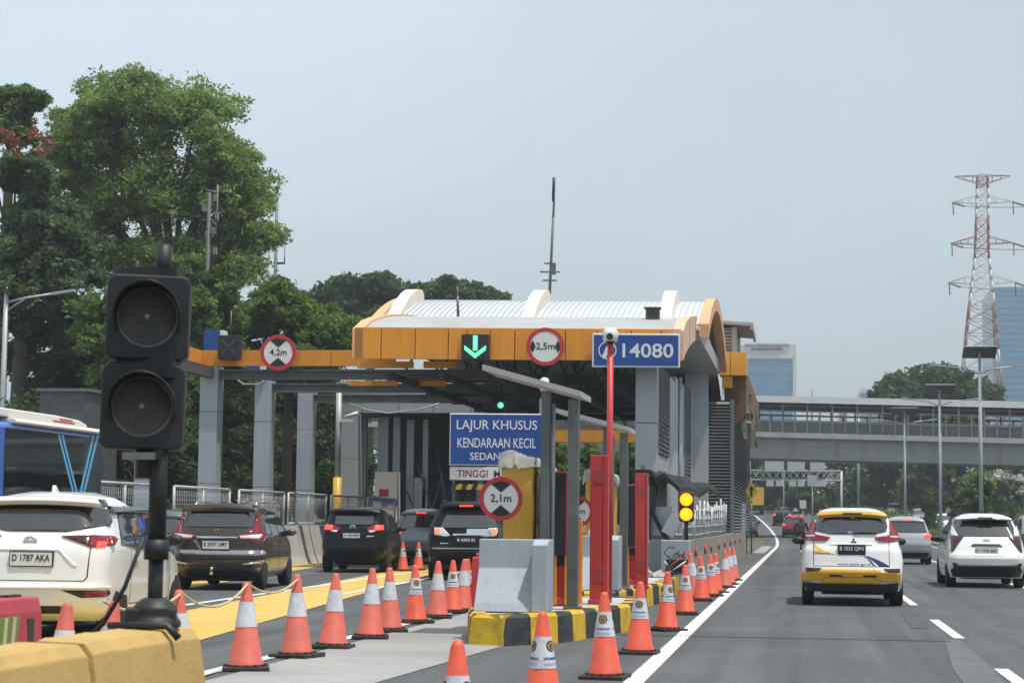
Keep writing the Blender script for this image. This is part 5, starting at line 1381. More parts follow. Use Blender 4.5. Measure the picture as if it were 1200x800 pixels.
def visor_blue(root, B):
    m = MB(); patch(m, [(1.85, 1.2), (2.2, 1.28), (2.25, 1.42), (1.95, 1.42)], lambda y, z: (B.w(y, z), y, z), th=.012, axis=0, sgn=1); m.build('window_sticker', MATS['sign_blue'], root)
    m = MB(); patch(m, [(.75, 1.52), (3.0, 1.50), (3.0, 1.45), (.8, 1.45)], lambda y, z: (B.w(y, z) + .02, y, z), th=.03, axis=0, sgn=1); m.build('rain_visor', MATS['car_glass'], root)
sp['extra'].append(visor_blue)
car('car', 'pearl white car at the far left behind the traffic light, plate D 1787 AKA', 'car', (X0, Y0, .006), sp, rz=.085, group='cars queuing at the toll lanes')
# --- brown people carrier
X0, Y0 = at(252, 640, 36.8).x, 36.8
sp = spec(paint='paint_brown', L=4.4, r=.315, ya=.72, wb=2.74, mz=1.07, R=.2, mirror='paint_brown',
  hw=[(.22, .76), (.34, .84), (.6, .865), (.95, .865), (1.04, .84), (1.25, .775), (1.48, .72), (1.56, .69), (1.63, .60), (1.68, .34)],
  yr=[(.22, .30), (.34, .10), (.5, .0), (.70, .0), (.76, .06), (1.0, .06), (1.12, .10), (1.48, .25), (1.56, .28), (1.62, .5), (1.68, 1.0)],
  conv=conv(185, 575, 6.4, Y0, X0), feat=[
  ('rear_window', 'car_glass', .008, [[(205, 152), (690, 158), (690, 278), (185, 278)]]),
  ('tail_light', 'lamp_red', .022, [[(703, 168), (718, 168), (730, 272), (782, 338), (765, 378), (690, 380), (590, 362), (580, 350), (600, 333), (685, 300), (692, 280)]], 2),
  ('lamp_lens', 'lamp_clear', .03, [[(598, 340), (755, 326), (742, 358), (608, 364)]], 2),
  ('chrome_strip', 'chrome', .014, [[(268, 346), (582, 348), (582, 362), (268, 362)]]),
  ('plate_cheek', 'paint_grey', .012, [[(245, 375), (272, 375), (316, 445), (300, 450)]]),
  ('bumper_top', 'paint_grey', .02, [[(150, 448), (770, 448), (790, 470), (770, 486), (640, 486), (190, 482), (150, 470)]]),
  ('bumper_line', 'gap_black', .003, [[(180, 510), (780, 510), (780, 516), (180, 516)]]),
  ('bumper_trim', 'chrome', .012, [[(620, 552), (775, 520), (778, 540), (640, 556)]], 2),
  ('reflector', 'lamp_dark', .012, [[(650, 558), (760, 552), (750, 572), (660, 574)]], 2),
  ('diffuser', 'dark_trim', .012, [[(185, 596), (610, 596), (740, 600), (700, 680), (215, 680)]])],
  plate=('B 2937 UMY', 322, 382, 522, 440, 'ink_black', 'plate_white'),
  extra=[spoiler(.72, 1.53, .66, 1.64, .14, .5, 'paint_brown', False), logo_ring(0, 1.135, .035, .035, 'badge_gold', inner=False)])
def hitch(root, B):
    m = MB(); m.tube((-.04, -.08, .38), (-.04, -.08, .44), .03); m.b2(-.07, -.01, -.1, .3, .30, .36); m.build('tow_hitch', MATS['chrome'], root)
def roof_rack(root, B):
    m = MB(); z = 1.72
    for x in (-.5, .5): m.path([(x, .7, z + .08), (x, 2.4, z + .08)], .018); [m.tube((x, y, z - .08), (x, y, z + .08), .015) for y in (.7, 1.5, 2.4)]
    for y in (.7, 1.2, 1.7, 2.4): m.tube((-.5, y, z + .08), (.5, y, z + .08), .016)
    m.build('roof_rack', MATS['chrome'], root)
sp['extra'] += [hitch, rails('chrome', .6, 1.69)]
car('car', 'dark brown people carrier with clear tail lamps left of centre, plate B 2937 UMY', 'car', (X0, Y0, .006), sp, rz=.085, group='cars queuing at the toll lanes')
# --- black small SUV
X0, Y0 = at(413, 640, 50.0).x, 50.0
sp = spec(paint='paint_black', L=4.43, r=.345, ya=.78, wb=2.68, mz=1.1,
  hw=[(.30, .74), (.42, .83), (.65, .865), (1.0, .86), (1.12, .83), (1.30, .77), (1.52, .70), (1.60, .66), (1.66, .56), (1.71, .34)],
  yr=[(.30, .25), (.45, .05), (.6, .0), (.76, .02), (1.0, .06), (1.12, .09), (1.52, .28), (1.6, .32), (1.66, .5), (1.71, 1.0)],
  conv=conv(370, 585, 5.217, Y0, X0), feat=[
  ('rear_window', 'car_glass', .008, [[(105, 104), (343, 104), (338, 158), (108, 158)]]),
  ('tail_light', 'lamp_red', .02, [[(300, 182), (340, 160), (402, 155), (410, 190), (360, 200), (318, 198)]], 2),
  ('lit_lamp', 'lamp_lit', .028, [[(348, 162), (400, 158), (404, 186), (352, 190)]], 2),
  ('lamp_lens', 'lamp_clear', .026, [[(312, 192), (350, 190), (358, 200), (322, 204)]], 2),
  ('name_badge', 'chrome', .008, [[(305, 224), (350, 224), (350, 232), (305, 232)]]),
  ('bumper_line', 'gap_black', .004, [[(60, 290), (390, 290), (390, 294), (60, 294)]]),
  ('diffuser', 'dark_trim', .012, [[(60, 345), (380, 345), (360, 385), (80, 385)]])],
  plate=('A 1604 MN', 162, 210, 264, 238, 'ink_black', 'plate_white'),
  extra=[spoiler(.68, 1.56, .64, 1.64, .15, .5, 'paint_black', False), logo_ring(-.02, 1.18, .075, .05)])
car('car', 'black small SUV with lit red tail lamps under the left canopy', 'car', (X0, Y0, .006), sp, rz=.085, group='cars queuing at the toll lanes')
# --- big black SUV under the lane board
X0, Y0 = at(545, 640, 45.2).x, 45.2
sp = spec(paint='paint_black', L=4.79, r=.385, ya=.92, wb=2.745, mz=1.2, rims=True,
  hw=[(.34, .80), (.45, .90), (.7, .925), (1.05, .925), (1.2, .89), (1.4, .82), (1.62, .745), (1.72, .70), (1.79, .58), (1.835, .36)],
  yr=[(.34, .22), (.5, .02), (.65, .0), (.80, .05), (1.1, .08), (1.22, .11), (1.62, .30), (1.72, .34), (1.78, .55), (1.835, 1.0)],
  yf=[(.34, 4.5), (.6, 4.78), (.95, 4.7), (1.1, 4.2), (1.2, 3.6), (1.7, 2.6), (1.8, 2.1), (1.835, 1.7)], sw=[(.55, 1.25), (.85, 1.62), (1.4, 1.68), (2.5, 1.64), (3.3, 1.25), (3.3, 1.18), (.6, 1.15)],
  conv=conv(370, 585, 5.217, Y0, X0), feat=[
  ('rear_window', 'car_glass', .008, [[(790, 96), (1075, 96), (1110, 178), (752, 178)]]),
  ('tail_light', 'lamp_clear', .02, [[(716, 178), (770, 178), (818, 226), (790, 232), (720, 222)]], 2),
  ('lit_lamp', 'lamp_lit_orange', .028, [[(718, 180), (752, 182), (752, 216), (720, 216)]], 2),
  ('chrome_band', 'chrome', .02, [[(832, 214), (916, 214), (918, 184), (1105, 182), (1108, 200), (1092, 228), (834, 226)]]),
  ('name_badge', 'chrome', .008, [[(756, 270), (808, 272), (808, 277), (756, 276)]]),
  ('bumper_line', 'paint_grey', .01, [[(706, 300), (1110, 300), (1110, 308), (706, 308)]]),
  ('diffuser', 'dark_trim', .012, [[(720, 400), (1100, 400), (1080, 430), (740, 430)]])],
  plate=('B 4200 RI', 856, 238, 974, 272, 'ink_white', 'plate_black'),
  extra=[spoiler(.68, 1.68, .62, 1.77, .18, .5, 'paint_black', True, lit='lamp_lit'), rails('dark_trim', .6, 1.84)])
car('car', 'big black SUV with chrome tailgate band queuing under the LAJUR KHUSUS board', 'car', (X0, Y0, .006), sp, rz=.085, group='cars queuing at the toll lanes')
# --- simple cars further away
def plain(paint, label, loc, glass=None, rz=0, lit='lamp_red', tall=1.0, group='cars in traffic', plate=True, van=False, sides=True):
    hw = [(z * tall, h) for z, h in HW]; yr = [(z * tall, y) for z, y in YR]; yf = [(z * tall, y) for z, y in YF]
    if van: hw = [(.25, .8), (.4, .86), (1.0, .88), (1.2, .86), (1.8, .74), (1.95, .66), (2.02, .4)]; yr = [(.25, .1), (.5, 0), (1.2, .04), (1.9, .15), (2.02, .5)]; yf = [(.25, 4.6), (.6, 4.8), (1.0, 4.6), (1.2, 4.4), (1.85, 3.6), (2.02, 3.0)]; tall = 1.18
    k = 1 / tall
    s_ = spec(paint=paint, hw=hw, yr=yr, yf=yf, conv=(0, 0, 1), rims=True, L=4.8 if van else 4.4, sides=sides, mz=1.05 * tall, sw=side_win(4.4, 1.02 * tall, 1.5 * tall), feat=[
        ('rear_window', 'car_glass', .008, [[(-.60, -1.52 * tall), (.60, -1.52 * tall), (.70, -1.12 * tall), (-.70, -1.12 * tall)]]),
        ('tail_light', lit, .02, [[(.58, -1.05 * tall), (.86, -1.08 * tall), (.86, -.88 * tall), (.62, -.92 * tall)]], 2),
        ('lower_bumper', 'dark_trim', .012, [[(-.78, -.42), (.78, -.42), (.72, -.26), (-.72, -.26)]]),
        ('bumper_line', 'gap_black', .003, [[(-.84, -.62), (.84, -.62), (.84, -.61), (-.84, -.61)]])])
    if plate: s_['plate'] = ('B 1402 KL', -.22, -.86, .22, -.72, 'ink_black', 'plate_white'); s_['plate'] = None
    s_['extra'] = [spoiler(.62, 1.50 * tall, .58, 1.60 * tall, .22, .4, paint, True, lit='lamp_lit' if lit == 'lamp_lit' else 'lamp_dark')]
    return car('car', label, 'car', loc, s_, rz, group)
plain('paint_silver', 'silver hatchback half hidden behind the white and yellow car', (3.66, 70.8, .006), lit='lamp_lit')
plain('paint_grey', 'grey car with dark window between the two black SUVs at the toll lanes', (at(492, 640, 60).x, 60, .006), rz=.085, lit='lamp_lit', tall=1.03, group='cars queuing at the toll lanes')
plain('paint_bluegrey', 'blue grey car glimpsed between the white and the brown cars', (at(193, 640, 41).x - .3, 41, .006), rz=.085, group='cars queuing at the toll lanes', tall=.92)
plain('paint_black', 'distant black SUV on the bend below the yellow truck', (xr(188) - .05, 188, zg(188) + .006), tall=1.08, lit='lamp_lit')
plain('paint_darkred', 'distant dark red car left of the white and yellow car', (xr(150) - .15, 150, zg(150) + .006), lit='lamp_lit')
plain('paint_bluegrey', 'sliver of a dark blue car beyond the end of the concrete wall', (-3.75 + xr(150), 150, zg(150) + .006), tall=1.05)
plain('paint_white', 'white van on the opposite carriageway at the right picture edge', (13.55, 117 + 4.8, zg(119) + .006), van=True, rz=PI, group='oncoming cars')
plain('paint_white', 'white car on the opposite carriageway behind the reddish shrub', (xr(170) + 13.1, 174, zg(172) + .006), rz=PI, group='oncoming cars')
plain('paint_silver', 'silver car on the opposite carriageway left of the reddish shrub', (xr(192) + 13.3, 196, zg(194) + .006), rz=PI, group='oncoming cars')
plain('paint_white', 'white car on the opposite carriageway just above the white and yellow car', (xr(216) + 13.3, 220, zg(218) + .006), rz=PI, group='oncoming cars')
# --- yellow box lorry far ahead
t = thing('truck', (xr(225) - 1.3, 225, zg(225)), 'far lorry with yellow cargo box on the bend', 'truck', rz=.05)
m = MB(); m.b2(-1.0, 1.0, 0, 5.2, 1.1, 3.1); m.build('cargo_box', MATS['paint_yellow'], t, .03)
m = MB(); m.b2(-.9, .9, .1, 7.0, .6, 1.08); m.b2(-.95, .95, -.05, .05, .5, .75); m.build('chassis', MATS['dark_trim'], t)
m = MB(); m.prism([(5.3, .9), (7.1, .9), (7.1, 1.7), (6.8, 2.5), (5.3, 2.6)], 'x', -.95, .95); m.build('cab', MATS['paint_white'], t, .05)
for y in (1.2, 6.0):
    for sx in (-1, 1):
        m = MB(); m.tube((sx * .7, y, .45), (sx * .98, y, .45), .45, n=18); m.build('wheel', MATS['tyre'], t)
m = MB(); m.b2(-2.9, -1.3, .5, 1.2, 1.0, 3.0); m.b2(-2.7, -1.5, .6, 1.1, .0, 1.0); tt = thing('utility_box', (xr(225) - 1.6, 226, zg(225)), 'grey roadside cabinet left of the yellow lorry', 'cabinet'); m.build('casing', MATS['cladding_dark'], tt)
m = MB(); m.b2(-2.7, -2.12, .48, .5, 1.1, 2.9); m.b2(-2.08, -1.5, .48, .5, 1.1, 2.9); m.build('door', MATS['cladding'], tt)

# --- bus on the far left
BX, BY1 = -12.6, 34.3
t = thing('bus', (BX - 1.22, BY1 - 11.0, 0), 'blue bus with white roof and light blue V stripes on its dark window', 'bus')
mat('bus_blue', (.035, .13, .50), .3, var=.04, coat=.6); mat('stripe_blue', (.10, .38, .68), .4, var=0); mat('bus_white', (.74, .73, .68), .4, var=.05)
m = MB(); m.prism([(-1.22, .45), (1.22, .45), (1.22, 2.80), (1.18, 2.90), (-1.18, 2.90), (-1.22, 2.80)], 'y', 0, 11.0); bd = m.build('body', MATS['bus_blue'], t, .06)
m = MB(); m.prism([(-1.2, 2.88), (1.26, 2.88), (1.30, 2.91), (1.22, 2.97), (-1.2, 2.97)], 'y', 6.9, 11.12); m.build('roof_edge', MATS['bus_white'], t, .02)
m = MB(); m.prism([(0, 2.98), (10.5, 2.98), (10.45, 3.03), (10.1, 3.09), (9.0, 3.12), (0, 3.13)], 'x', -1.1, 1.12); m.build('roof', MATS['bus_white'], t, .05)
def bp(px_, py_): d = ray(px_, py_); k = (BX + .02) / d.x; return (d.y * k - (BY1 - 11.0), EYE + d.z * k)
yw = bp(6, 540)[0]
m = MB(); m.b2(1.215, 1.232, .5, yw - .3, 1.25, 2.78); m.b2(1.215, 1.232, yw, 10.95, 1.0, 2.80); gl_ = m.build('side_window', MATS['car_glass'], t)
m = MB()
for px0, px1 in ((68, 86), (72, 90), (109, 93), (114, 97)):
    (ya1, za1), (yb1, zb1) = bp(px0, 509), bp(px1, 580); m.prism([(ya1, za1), (ya1 + .09, za1), (yb1 + .09, zb1), (yb1, zb1)], 'x', 1.233, 1.238)
m.build('stripe', MATS['stripe_blue'], t)
y0_, y1_ = bp(70, 490)[0], bp(95, 490)[0]
m = MB(); m.b2(1.121, 1.126, y0_, y1_, 3.00, 3.03); m.b2(1.121, 1.126, y0_ + .3, y1_ - .1, 3.05, 3.075); m.build('roof_mark', MATS['sign_red'], t)
m = MB(); m.b2(-1.1, 1.1, 11.0, 11.03, 1.2, 2.6); m.build('windscreen', MATS['car_glass'], t)
for y in (2.2, 8.4):
    for sx in (-1, 1):
        m = MB(); m.tube((sx * .95, y, .48), (sx * 1.24, y, .48), .48, n=24); m.build('wheel', MATS['tyre'], t)
m = MB(); m.b2(1.222, 1.24, 1.0, 10.6, .5, .95); m.build('skirt', MATS['stripe_blue'], t)

# --- rider on a motorcycle beside the white and yellow car
mx_, my_ = -.06, 104.0
t = thing('motorcycle', (mx_, my_, .006), 'dark motorcycle seen from behind left of the white and yellow car', 'motorcycle')
for y in (0.3, 1.55):
    m = MB(); m.lathe([(.18, -.05), (.28, -.05), (.30, 0), (.28, .05), (.18, .05)], (0, y, .30), 20, 'x'); m.build('wheel', MATS['tyre'], t)
m = MB(); m.prism([(.2, .62), (.5, .45), (1.1, .4), (1.45, .75), (1.3, .95), (.9, .72), (.3, .78), (.05, .80)], 'x', -.13, .13); m.tube((0, 1.55, .3), (0, 1.35, 1.0), .04); m.tube((-.33, 1.3, 1.02), (.33, 1.3, 1.02), .02); m.build('body', MATS['paint_black'], t, .02)
m = MB(); m.b2(-.1, .1, .02, .06, .7, .8); m.build('tail_light', MATS['lamp_red'], t)
m = MB(); m.b2(-.12, .12, .1, .75, .79, .86); m.build('seat', MATS['black_plastic'], t)
bm = bmesh.new(); J = {'pel': (0, .55, .92), 'ch': (0, .68, 1.30), 'nk': (0, .73, 1.48), 'hd': (0, .78, 1.64), 'sl': (-.2, .72, 1.40), 'sr': (.2, .72, 1.40), 'el': (-.33, .95, 1.18), 'er': (.33, .95, 1.18), 'hl': (-.3, 1.27, 1.06), 'hr': (.3, 1.27, 1.06),
  'kl': (-.2, .98, .78), 'kr': (.2, .98, .78), 'fl': (-.19, .78, .36), 'fr': (.19, .78, .36), 'tl': (-.19, .95, .32), 'tr': (.19, .95, .32), 'pl': (-.12, .57, .88), 'pr': (.12, .57, .88)}
E_ = [('pel', 'ch'), ('ch', 'nk'), ('nk', 'hd'), ('ch', 'sl'), ('sl', 'el'), ('el', 'hl'), ('ch', 'sr'), ('sr', 'er'), ('er', 'hr'), ('pel', 'pl'), ('pl', 'kl'), ('kl', 'fl'), ('fl', 'tl'), ('pel', 'pr'), ('pr', 'kr'), ('kr', 'fr'), ('fr', 'tr')]
rad = {'pel': .17, 'ch': .19, 'nk': .07, 'hd': .10, 'sl': .10, 'sr': .10, 'el': .065, 'er': .065, 'hl': .045, 'hr': .045, 'kl': .085, 'kr': .085, 'fl': .055, 'fr': .055, 'tl': .045, 'tr': .045, 'pl': .12, 'pr': .12}
names = list(J); me = bpy.data.meshes.new('person'); me.from_pydata([J[n] for n in names], [(names.index(a), names.index(b)) for a, b in E_], [])
tmpo = bpy.data.objects.new('person', me); COL.objects.link(tmpo); sk = tmpo.modifiers.new('skin', 'SKIN'); tmpo.modifiers.new('sub', 'SUBSURF').levels = 2
for i, n in enumerate(names): me.skin_vertices[0].data[i].radius = (rad[n], rad[n] * .8)
me.skin_vertices[0].data[0].use_root = True
dg = bpy.context.evaluated_depsgraph_get(); dg.update(); pm = bpy.data.meshes.new_from_object(tmpo.evaluated_get(dg)); bpy.data.objects.remove(tmpo)
pm.materials.clear(); pm.materials.append(mat('jacket_black', (.018, .018, .022), .8, var=.2)); pm.polygons.foreach_set('use_smooth', [True] * len(pm.polygons))
per = thing('person', (mx_, my_, .006), 'rider in black jacket and orange red helmet on the motorcycle', 'person')
po = bpy.data.objects.new('body', pm); COL.objects.link(po); po.parent = per
m = MB(); m.lathe([(.03, 1.82), (.10, 1.80), (.145, 1.72), (.15, 1.64), (.13, 1.55), (.09, 1.52)], (0, .79, 0), 18); m.build('helmet', mat('helmet_red', (.55, .09, .04), .3, var=0), per)
# ------------------------------------------------------------------ overpass with covered walkway
mat('bridge_grey', (.31, .315, .32), .8, var=.08, scale=.4, dirt=.5, dcol=(.12, .12, .12), streak=True, dscale=.4)
mat('bridge_pale', (.60, .60, .58), .8, var=.08, dirt=.4, dcol=(.2, .2, .2))
mat('walk_panel', (.15, .145, .14), .7, var=.15, dirt=.4)
mat('walk_glass', (.10, .12, .14), .2, var=.1)
BY = 150.0; bxa, bxb = -34.0, 48.0
t = thing('overpass', (0, BY, 0), 'grey concrete overpass carrying a covered walkway across the carriageways', 'overpass')
def tz(x): return -.021 * (x - 2)
def slab(mb, y0, y1, z0, z1, n=1, x0=bxa, x1=bxb):
    vs = []
    for x in (x0, x1):
        for y, z in ((y0, z0), (y1, z0), (y1, z1), (y0, z1)): vs.append((x, y, z + tz(x)))
    mb.add(vs, [(3, 2, 1, 0), (4, 5, 6, 7), (0, 1, 5, 4), (1, 2, 6, 5), (2, 3, 7, 6), (3, 0, 4, 7)])
zt = lambda py: EYE + (613 - py) / 2300 * BY
m = MB(); slab(m, 0, 6, zt(539), zt(516)); slab(m, -.12, 6.1, zt(540.5), zt(538)); m.build('girder', MATS['bridge_grey'], t)
m = MB(); slab(m, -.5, 6.5, zt(516), zt(510)); m.build('deck_edge', MATS['bridge_pale'], t)
m = MB(); slab(m, -.3, -.25, zt(509.5), zt(498)); slab(m, 6.2, 6.3, zt(509.5), zt(498)); m.build('parapet_panel', MATS['walk_panel'], t)
m = MB(); slab(m, -.36, -.22, zt(498), zt(495.5)); slab(m, -.34, -.24, zt(486), zt(484.5)); slab(m, 6.2, 6.3, zt(486), zt(484)); m.build('hand_rail', MATS['bridge_grey'], t)
m = MB(); x = bxa
while x < bxb:
    h = zt(473) if int((x - bxa) / .93) % 2 == 0 else zt(484); m.b2(x - .06, x + .06, -.42, -.2, zt(510) + tz(x), h + tz(x))
    m.b2(x - .06, x + .06, 6.2, 6.4, zt(510) + tz(x), h + tz(x)); x += .93
m.build('post', MATS['bridge_grey'], t)
m = MB(); slab(m, -.9, 6.8, zt(474), zt(471.5)); slab(m, -.95, -.8, zt(476), zt(468.5)); m.build('walk_roof', mat('walk_white', (.74, .75, .75), .5, var=.06, dirt=.2), t)
m = MB(); slab(m, -.3, 6.4, zt(480), zt(478)); m.build('roof_beam', MATS['walk_panel'], t)
m = MB(); m.b2(-26, -24, 1, 5, 0, zt(540)); m.b2(40, 42, 1, 5, 0, zt(540) - .8); m.b2(-27, -23, .5, 5.5, zt(540) - 1.2, zt(540) + .3); m.build('pier', MATS['bridge_grey'], t)
# sign gantry behind the overpass
GY2 = 205.0; q = lambda px_, py_: at(px_, py_, GY2)
z0, z1 = q(900, 562).z, q(900, 551).z; xa_, xb_ = q(858, 556).x, q(986, 556).x
t = thing('sign_gantry', ((xa_ + xb_) / 2, GY2, 0), 'lattice sign gantry with four pale board backs beyond the overpass', 'gantry'); gx = t.location.x
m = MB()
for y in (0, .8):
    for z in (z0, z1): m.tube((xa_ - gx, y, z), (xb_ - gx, y, z), .08, n=6)
n = 16
for k in range(n):
    a, b = xa_ - gx + (xb_ - xa_) * k / n, xa_ - gx + (xb_ - xa_) * (k + 1) / n
    m.tube((a, 0, z0 if k % 2 else z1), (b, 0, z1 if k % 2 else z0), .05, n=5); m.tube((a, .8, z1 if k % 2 else z0), (b, .8, z0 if k % 2 else z1), .05, n=5)
m.build('truss', MATS['mesh_white'], t)
for x in (xa_ - gx, xb_ - gx):
    m = MB(); m.tube((x, .1, 0), (x, .1, z1), .14, n=8); m.tube((x, .8, 0), (x, .8, z1), .14, n=8); m.build('post', MATS['mesh_white'], t)
mat('board_back', (.50, .52, .53), .6, metal=.2, var=.08)
for a, b in ((862, 880), (896, 918), (922, 942), (948, 965)):
    m = MB(); m.b2(q(a, 1).x - gx, q(b, 1).x - gx, -.25, -.12, z1 - .1, q(900, 540).z)
    for i in range(2): xx = q(a + (b - a) * (.08 + .5 * i), 1).x - gx; m.b2(xx, xx + .75, -.25, -.12, z0 - .65, z0 - .05)
    m.build('sign_board', MATS['board_back'], t)
# small signs and poles beyond
def pole(name, px_, Y, h, r, label, cat, extra=None, group=None, z=None):
    x = at(px_, 600, Y).x; t = thing(name, (x, Y, zg(Y) if z is None else z), label, cat, group); m = MB(); m.tube((0, 0, 0), (0, 0, h), r, r * .75, n=10); m.build('post', MATS['cladding'], t)
    if extra: extra(t)
    return t
pole('lamp_post', 1006, 162, 9.6, .13, 'plain grey pole passing behind the overpass left of centre', 'pole')
def small_sign(w_, h_, z, mt, y=-.1):
    def f(t): m = MB(); m.b2(-w_ / 2, w_ / 2, y, y + .08, z, z + h_); m.build('board', MATS[mt], t)
    return f
pole('road_sign', 952, 175, 4.6, .06, 'small white board sign over the road above the white and yellow car', 'road sign', small_sign(.85, .95, 3.9, 'board_back'))
pole('road_sign', 941, 170, 2.0, .05, 'small white square sign beside the hedge far ahead', 'road sign', small_sign(.55, .7, 2.0, 'sign_white'))
pole('road_sign', 918.5, 170, 5.2, .05, 'slim post with a small plate above the distant black SUV', 'road sign', small_sign(.25, .6, 4.6, 'cladding'))
# solar street lamps in the central reservation
mat('solar_panel', (.03, .035, .045), .25, var=0); mat('solar_frame', (.5, .5, .5), .5)
def solar(px_, py_, Y, pw, label, tilt):
    top = at(px_, py_, Y); t = thing('street_lamp', (top.x, Y, zg(Y)), label, 'street lamp', 'solar street lamps in the median')
    h = top.z - zg(Y); m = MB(); m.tube((0, 0, 0), (0, 0, h), .11, .07, n=10); m.build('post', MATS['cladding'], t)
    m = MB(); m.box((0, 0, h), (pw, 1.0, .06), rx=tilt); p = m.build('solar_panel', MATS['solar_panel'], t)
    m = MB(); m.box((0, -.0, h + .045), (pw + .04, 1.04, .03), rx=tilt); m.build('panel_frame', MATS['solar_frame'], p)
    za = h - .75
    for sx in (-1, 1):
        m = MB(); m.path([(0, 0, za - .25), (sx * .6, 0, za), (sx * 1.6, 0, za + .12)], .035); m.build('lamp_arm', MATS['cladding'], t)
        m = MB(); m.box((sx * 1.9, 0, za + .16), (.75, .26, .09), ry=-sx * .1); m.build('lamp_head', MATS['cladding'], t)
solar(1148, 413, 93, 1.5, 'nearest solar street lamp rising in front of the red and white pylon', R(-24))
solar(1101, 456, 118, 1.7, 'middle solar street lamp left of the pylon', R(-24))
solar(1060, 482, 143, 1.8, 'farthest solar street lamp half hidden against the overpass', R(-24))
# street lamp and poles on the left
p = at(8, 330, 70); t = thing('street_lamp', (p.x, 70, 0), 'pale lamp post with long arm before the dark trees at left', 'street lamp')
m = MB(); m.tube((0, 0, 0), (0, 0, p.z), .12, .09, n=10); m.build('post', MATS['mesh_white'], t)
m = MB(); h = p.z; m.path([(0, 0, h - .8), (.8, 0, h - .62), (2.0, 0, h - .45)], .05); m.path([(0, 0, h - 1.15), (.35, 0, h - .9), (.8, 0, h - .62)], .035); m.tube((0, 0, h - .12), (-.5, 0, h - .12), .04); m.build('lamp_arm', MATS['mesh_white'], t)
m = MB(); m.box((2.25, 0, h - .42), (.9, .3, .1), ry=R(-8)); m.build('lamp_head', MATS['mesh_white'], t)
p = at(246, 208, 74); t = thing('utility_pole', (p.x, 74, 0), 'grey utility pole with small antenna boxes in front of the big tree', 'utility pole')
m = MB(); m.tube((0, 0, 0), (0, 0, p.z - .6), .15, .08, n=10); m.build('pole', mat('pole_dark', (.075, .08, .085), .6), t)
m = MB(); h = p.z
for dx, z in ((.25, -.8), (.32, -1.5), (-.2, -1.2), (.2, -2.1), (.28, -2.9)): m.b2(dx - .06, dx + .06, -.1, .1, h + z - .16, h + z + .12)
m.tube((-.3, 0, h - 1.7), (.4, 0, h - 1.7), .03); m.tube((-.15, 0, h - .5), (.38, 0, h - .6), .03); m.tube((.33, 0, h - 2.4), (.33, 0, h - .3), .03); m.build('antenna_box', MATS['louvre'], t)
p = at(325, 220, 88); t = thing('antenna_mast', (p.x, 88, 0), 'thin grey mast with a side frame right of the big tree', 'mast'); h = p.z
m = MB(); m.tube((0, 0, 0), (0, 0, h), .11, .07, n=8); m.tube((0, 0, h), (.06, 0, h + .7), .02); m.b2(-.12, .12, -.1, .1, h - .05, h + .05); m.build('mast', MATS['cladding_dark'], t)
m = MB(); m.path([(0, 0, h - 1.7), (.42, 0, h - 1.7), (.42, 0, h - 3.5), (-.05, 0, h - 3.55)], .035, 6); m.b2(-.1, .45, -.05, .05, h - 3.6, h - 3.5); m.build('side_frame', MATS['cladding_dark'], t)
# dark plant building under the left trees
p0, p1 = at(46, 484, 62), at(102, 455, 62); t = thing('plant_shed', ((p0.x + p1.x) / 2, 62, 0), 'dark grey shed under the trees above the bus roof', 'shed'); w_ = p1.x - p0.x
m = MB(); m.b2(-w_ / 2, w_ / 2, 0, 3, 0, p1.z - .1); m.build('wall', MATS['steel_grey'], t)
m = MB(); m.b2(-w_ / 2 - .1, w_ / 2 + .1, -.1, 3.1, p1.z - .1, p1.z); m.build('roof', MATS['cladding_dark'], t)

# ------------------------------------------------------------------ red and white transmission tower
mat('pylon_red', (.32, .15, .14), .6, var=.1); mat('pylon_white', (.66, .66, .66), .6, var=.06)
PY = 285.0; pb, ptp = at(1149, 478, PY), at(1154, 206, PY); gzb = zg(PY)
t = thing('transmission_tower', (pb.x, PY, gzb), 'tall red and white lattice transmission tower with three pairs of arms', 'transmission tower')
hT = ptp.z - gzb; zz = lambda py_: at(1152, py_, PY).z - gzb
def half(z):
    return float(np.interp(z, [0, zz(478), zz(400), zz(345), zz(300), zz(206)], [4.2, 2.9, 2.15, 1.55, .95, .72]))
def dxc(z): return float(np.interp(z, [0, zz(478), hT], [0, 0, .62]))
lev = [0, 4, 8, 12] + [zz(y) for y in (478, 455, 432, 411, 392, 375, 360, 345, 331, 318, 304, 293, 282, 271, 258, 246, 234, 222, 214, 206)]
redz = lambda z: (zz(304) < z < zz(258)) or z > zz(222) or (zz(411) < z < zz(365)) or z < zz(440)
mr_, mw_ = MB(), MB()
for a, b in zip(lev[:-1], lev[1:]):
    mb = mr_ if redz((a + b) / 2) else mw_
    ca = [(sx * half(a) + dxc(a), sy * half(a), a) for sx, sy in ((-1, -1), (1, -1), (1, 1), (-1, 1))]; cb_ = [(sx * half(b) + dxc(b), sy * half(b), b) for sx, sy in ((-1, -1), (1, -1), (1, 1), (-1, 1))]
    for k in range(4):
        j = (k + 1) % 4; mb.tube(ca[k], cb_[k], .12, n=5); mb.tube(ca[k], cb_[j], .055, n=4); mb.tube(ca[j], cb_[k], .055, n=4); mb.tube(cb_[k], cb_[j], .05, n=4)
mr_.build('red_lattice', MATS['pylon_red'], t); mw_.build('white_lattice', MATS['pylon_white'], t)
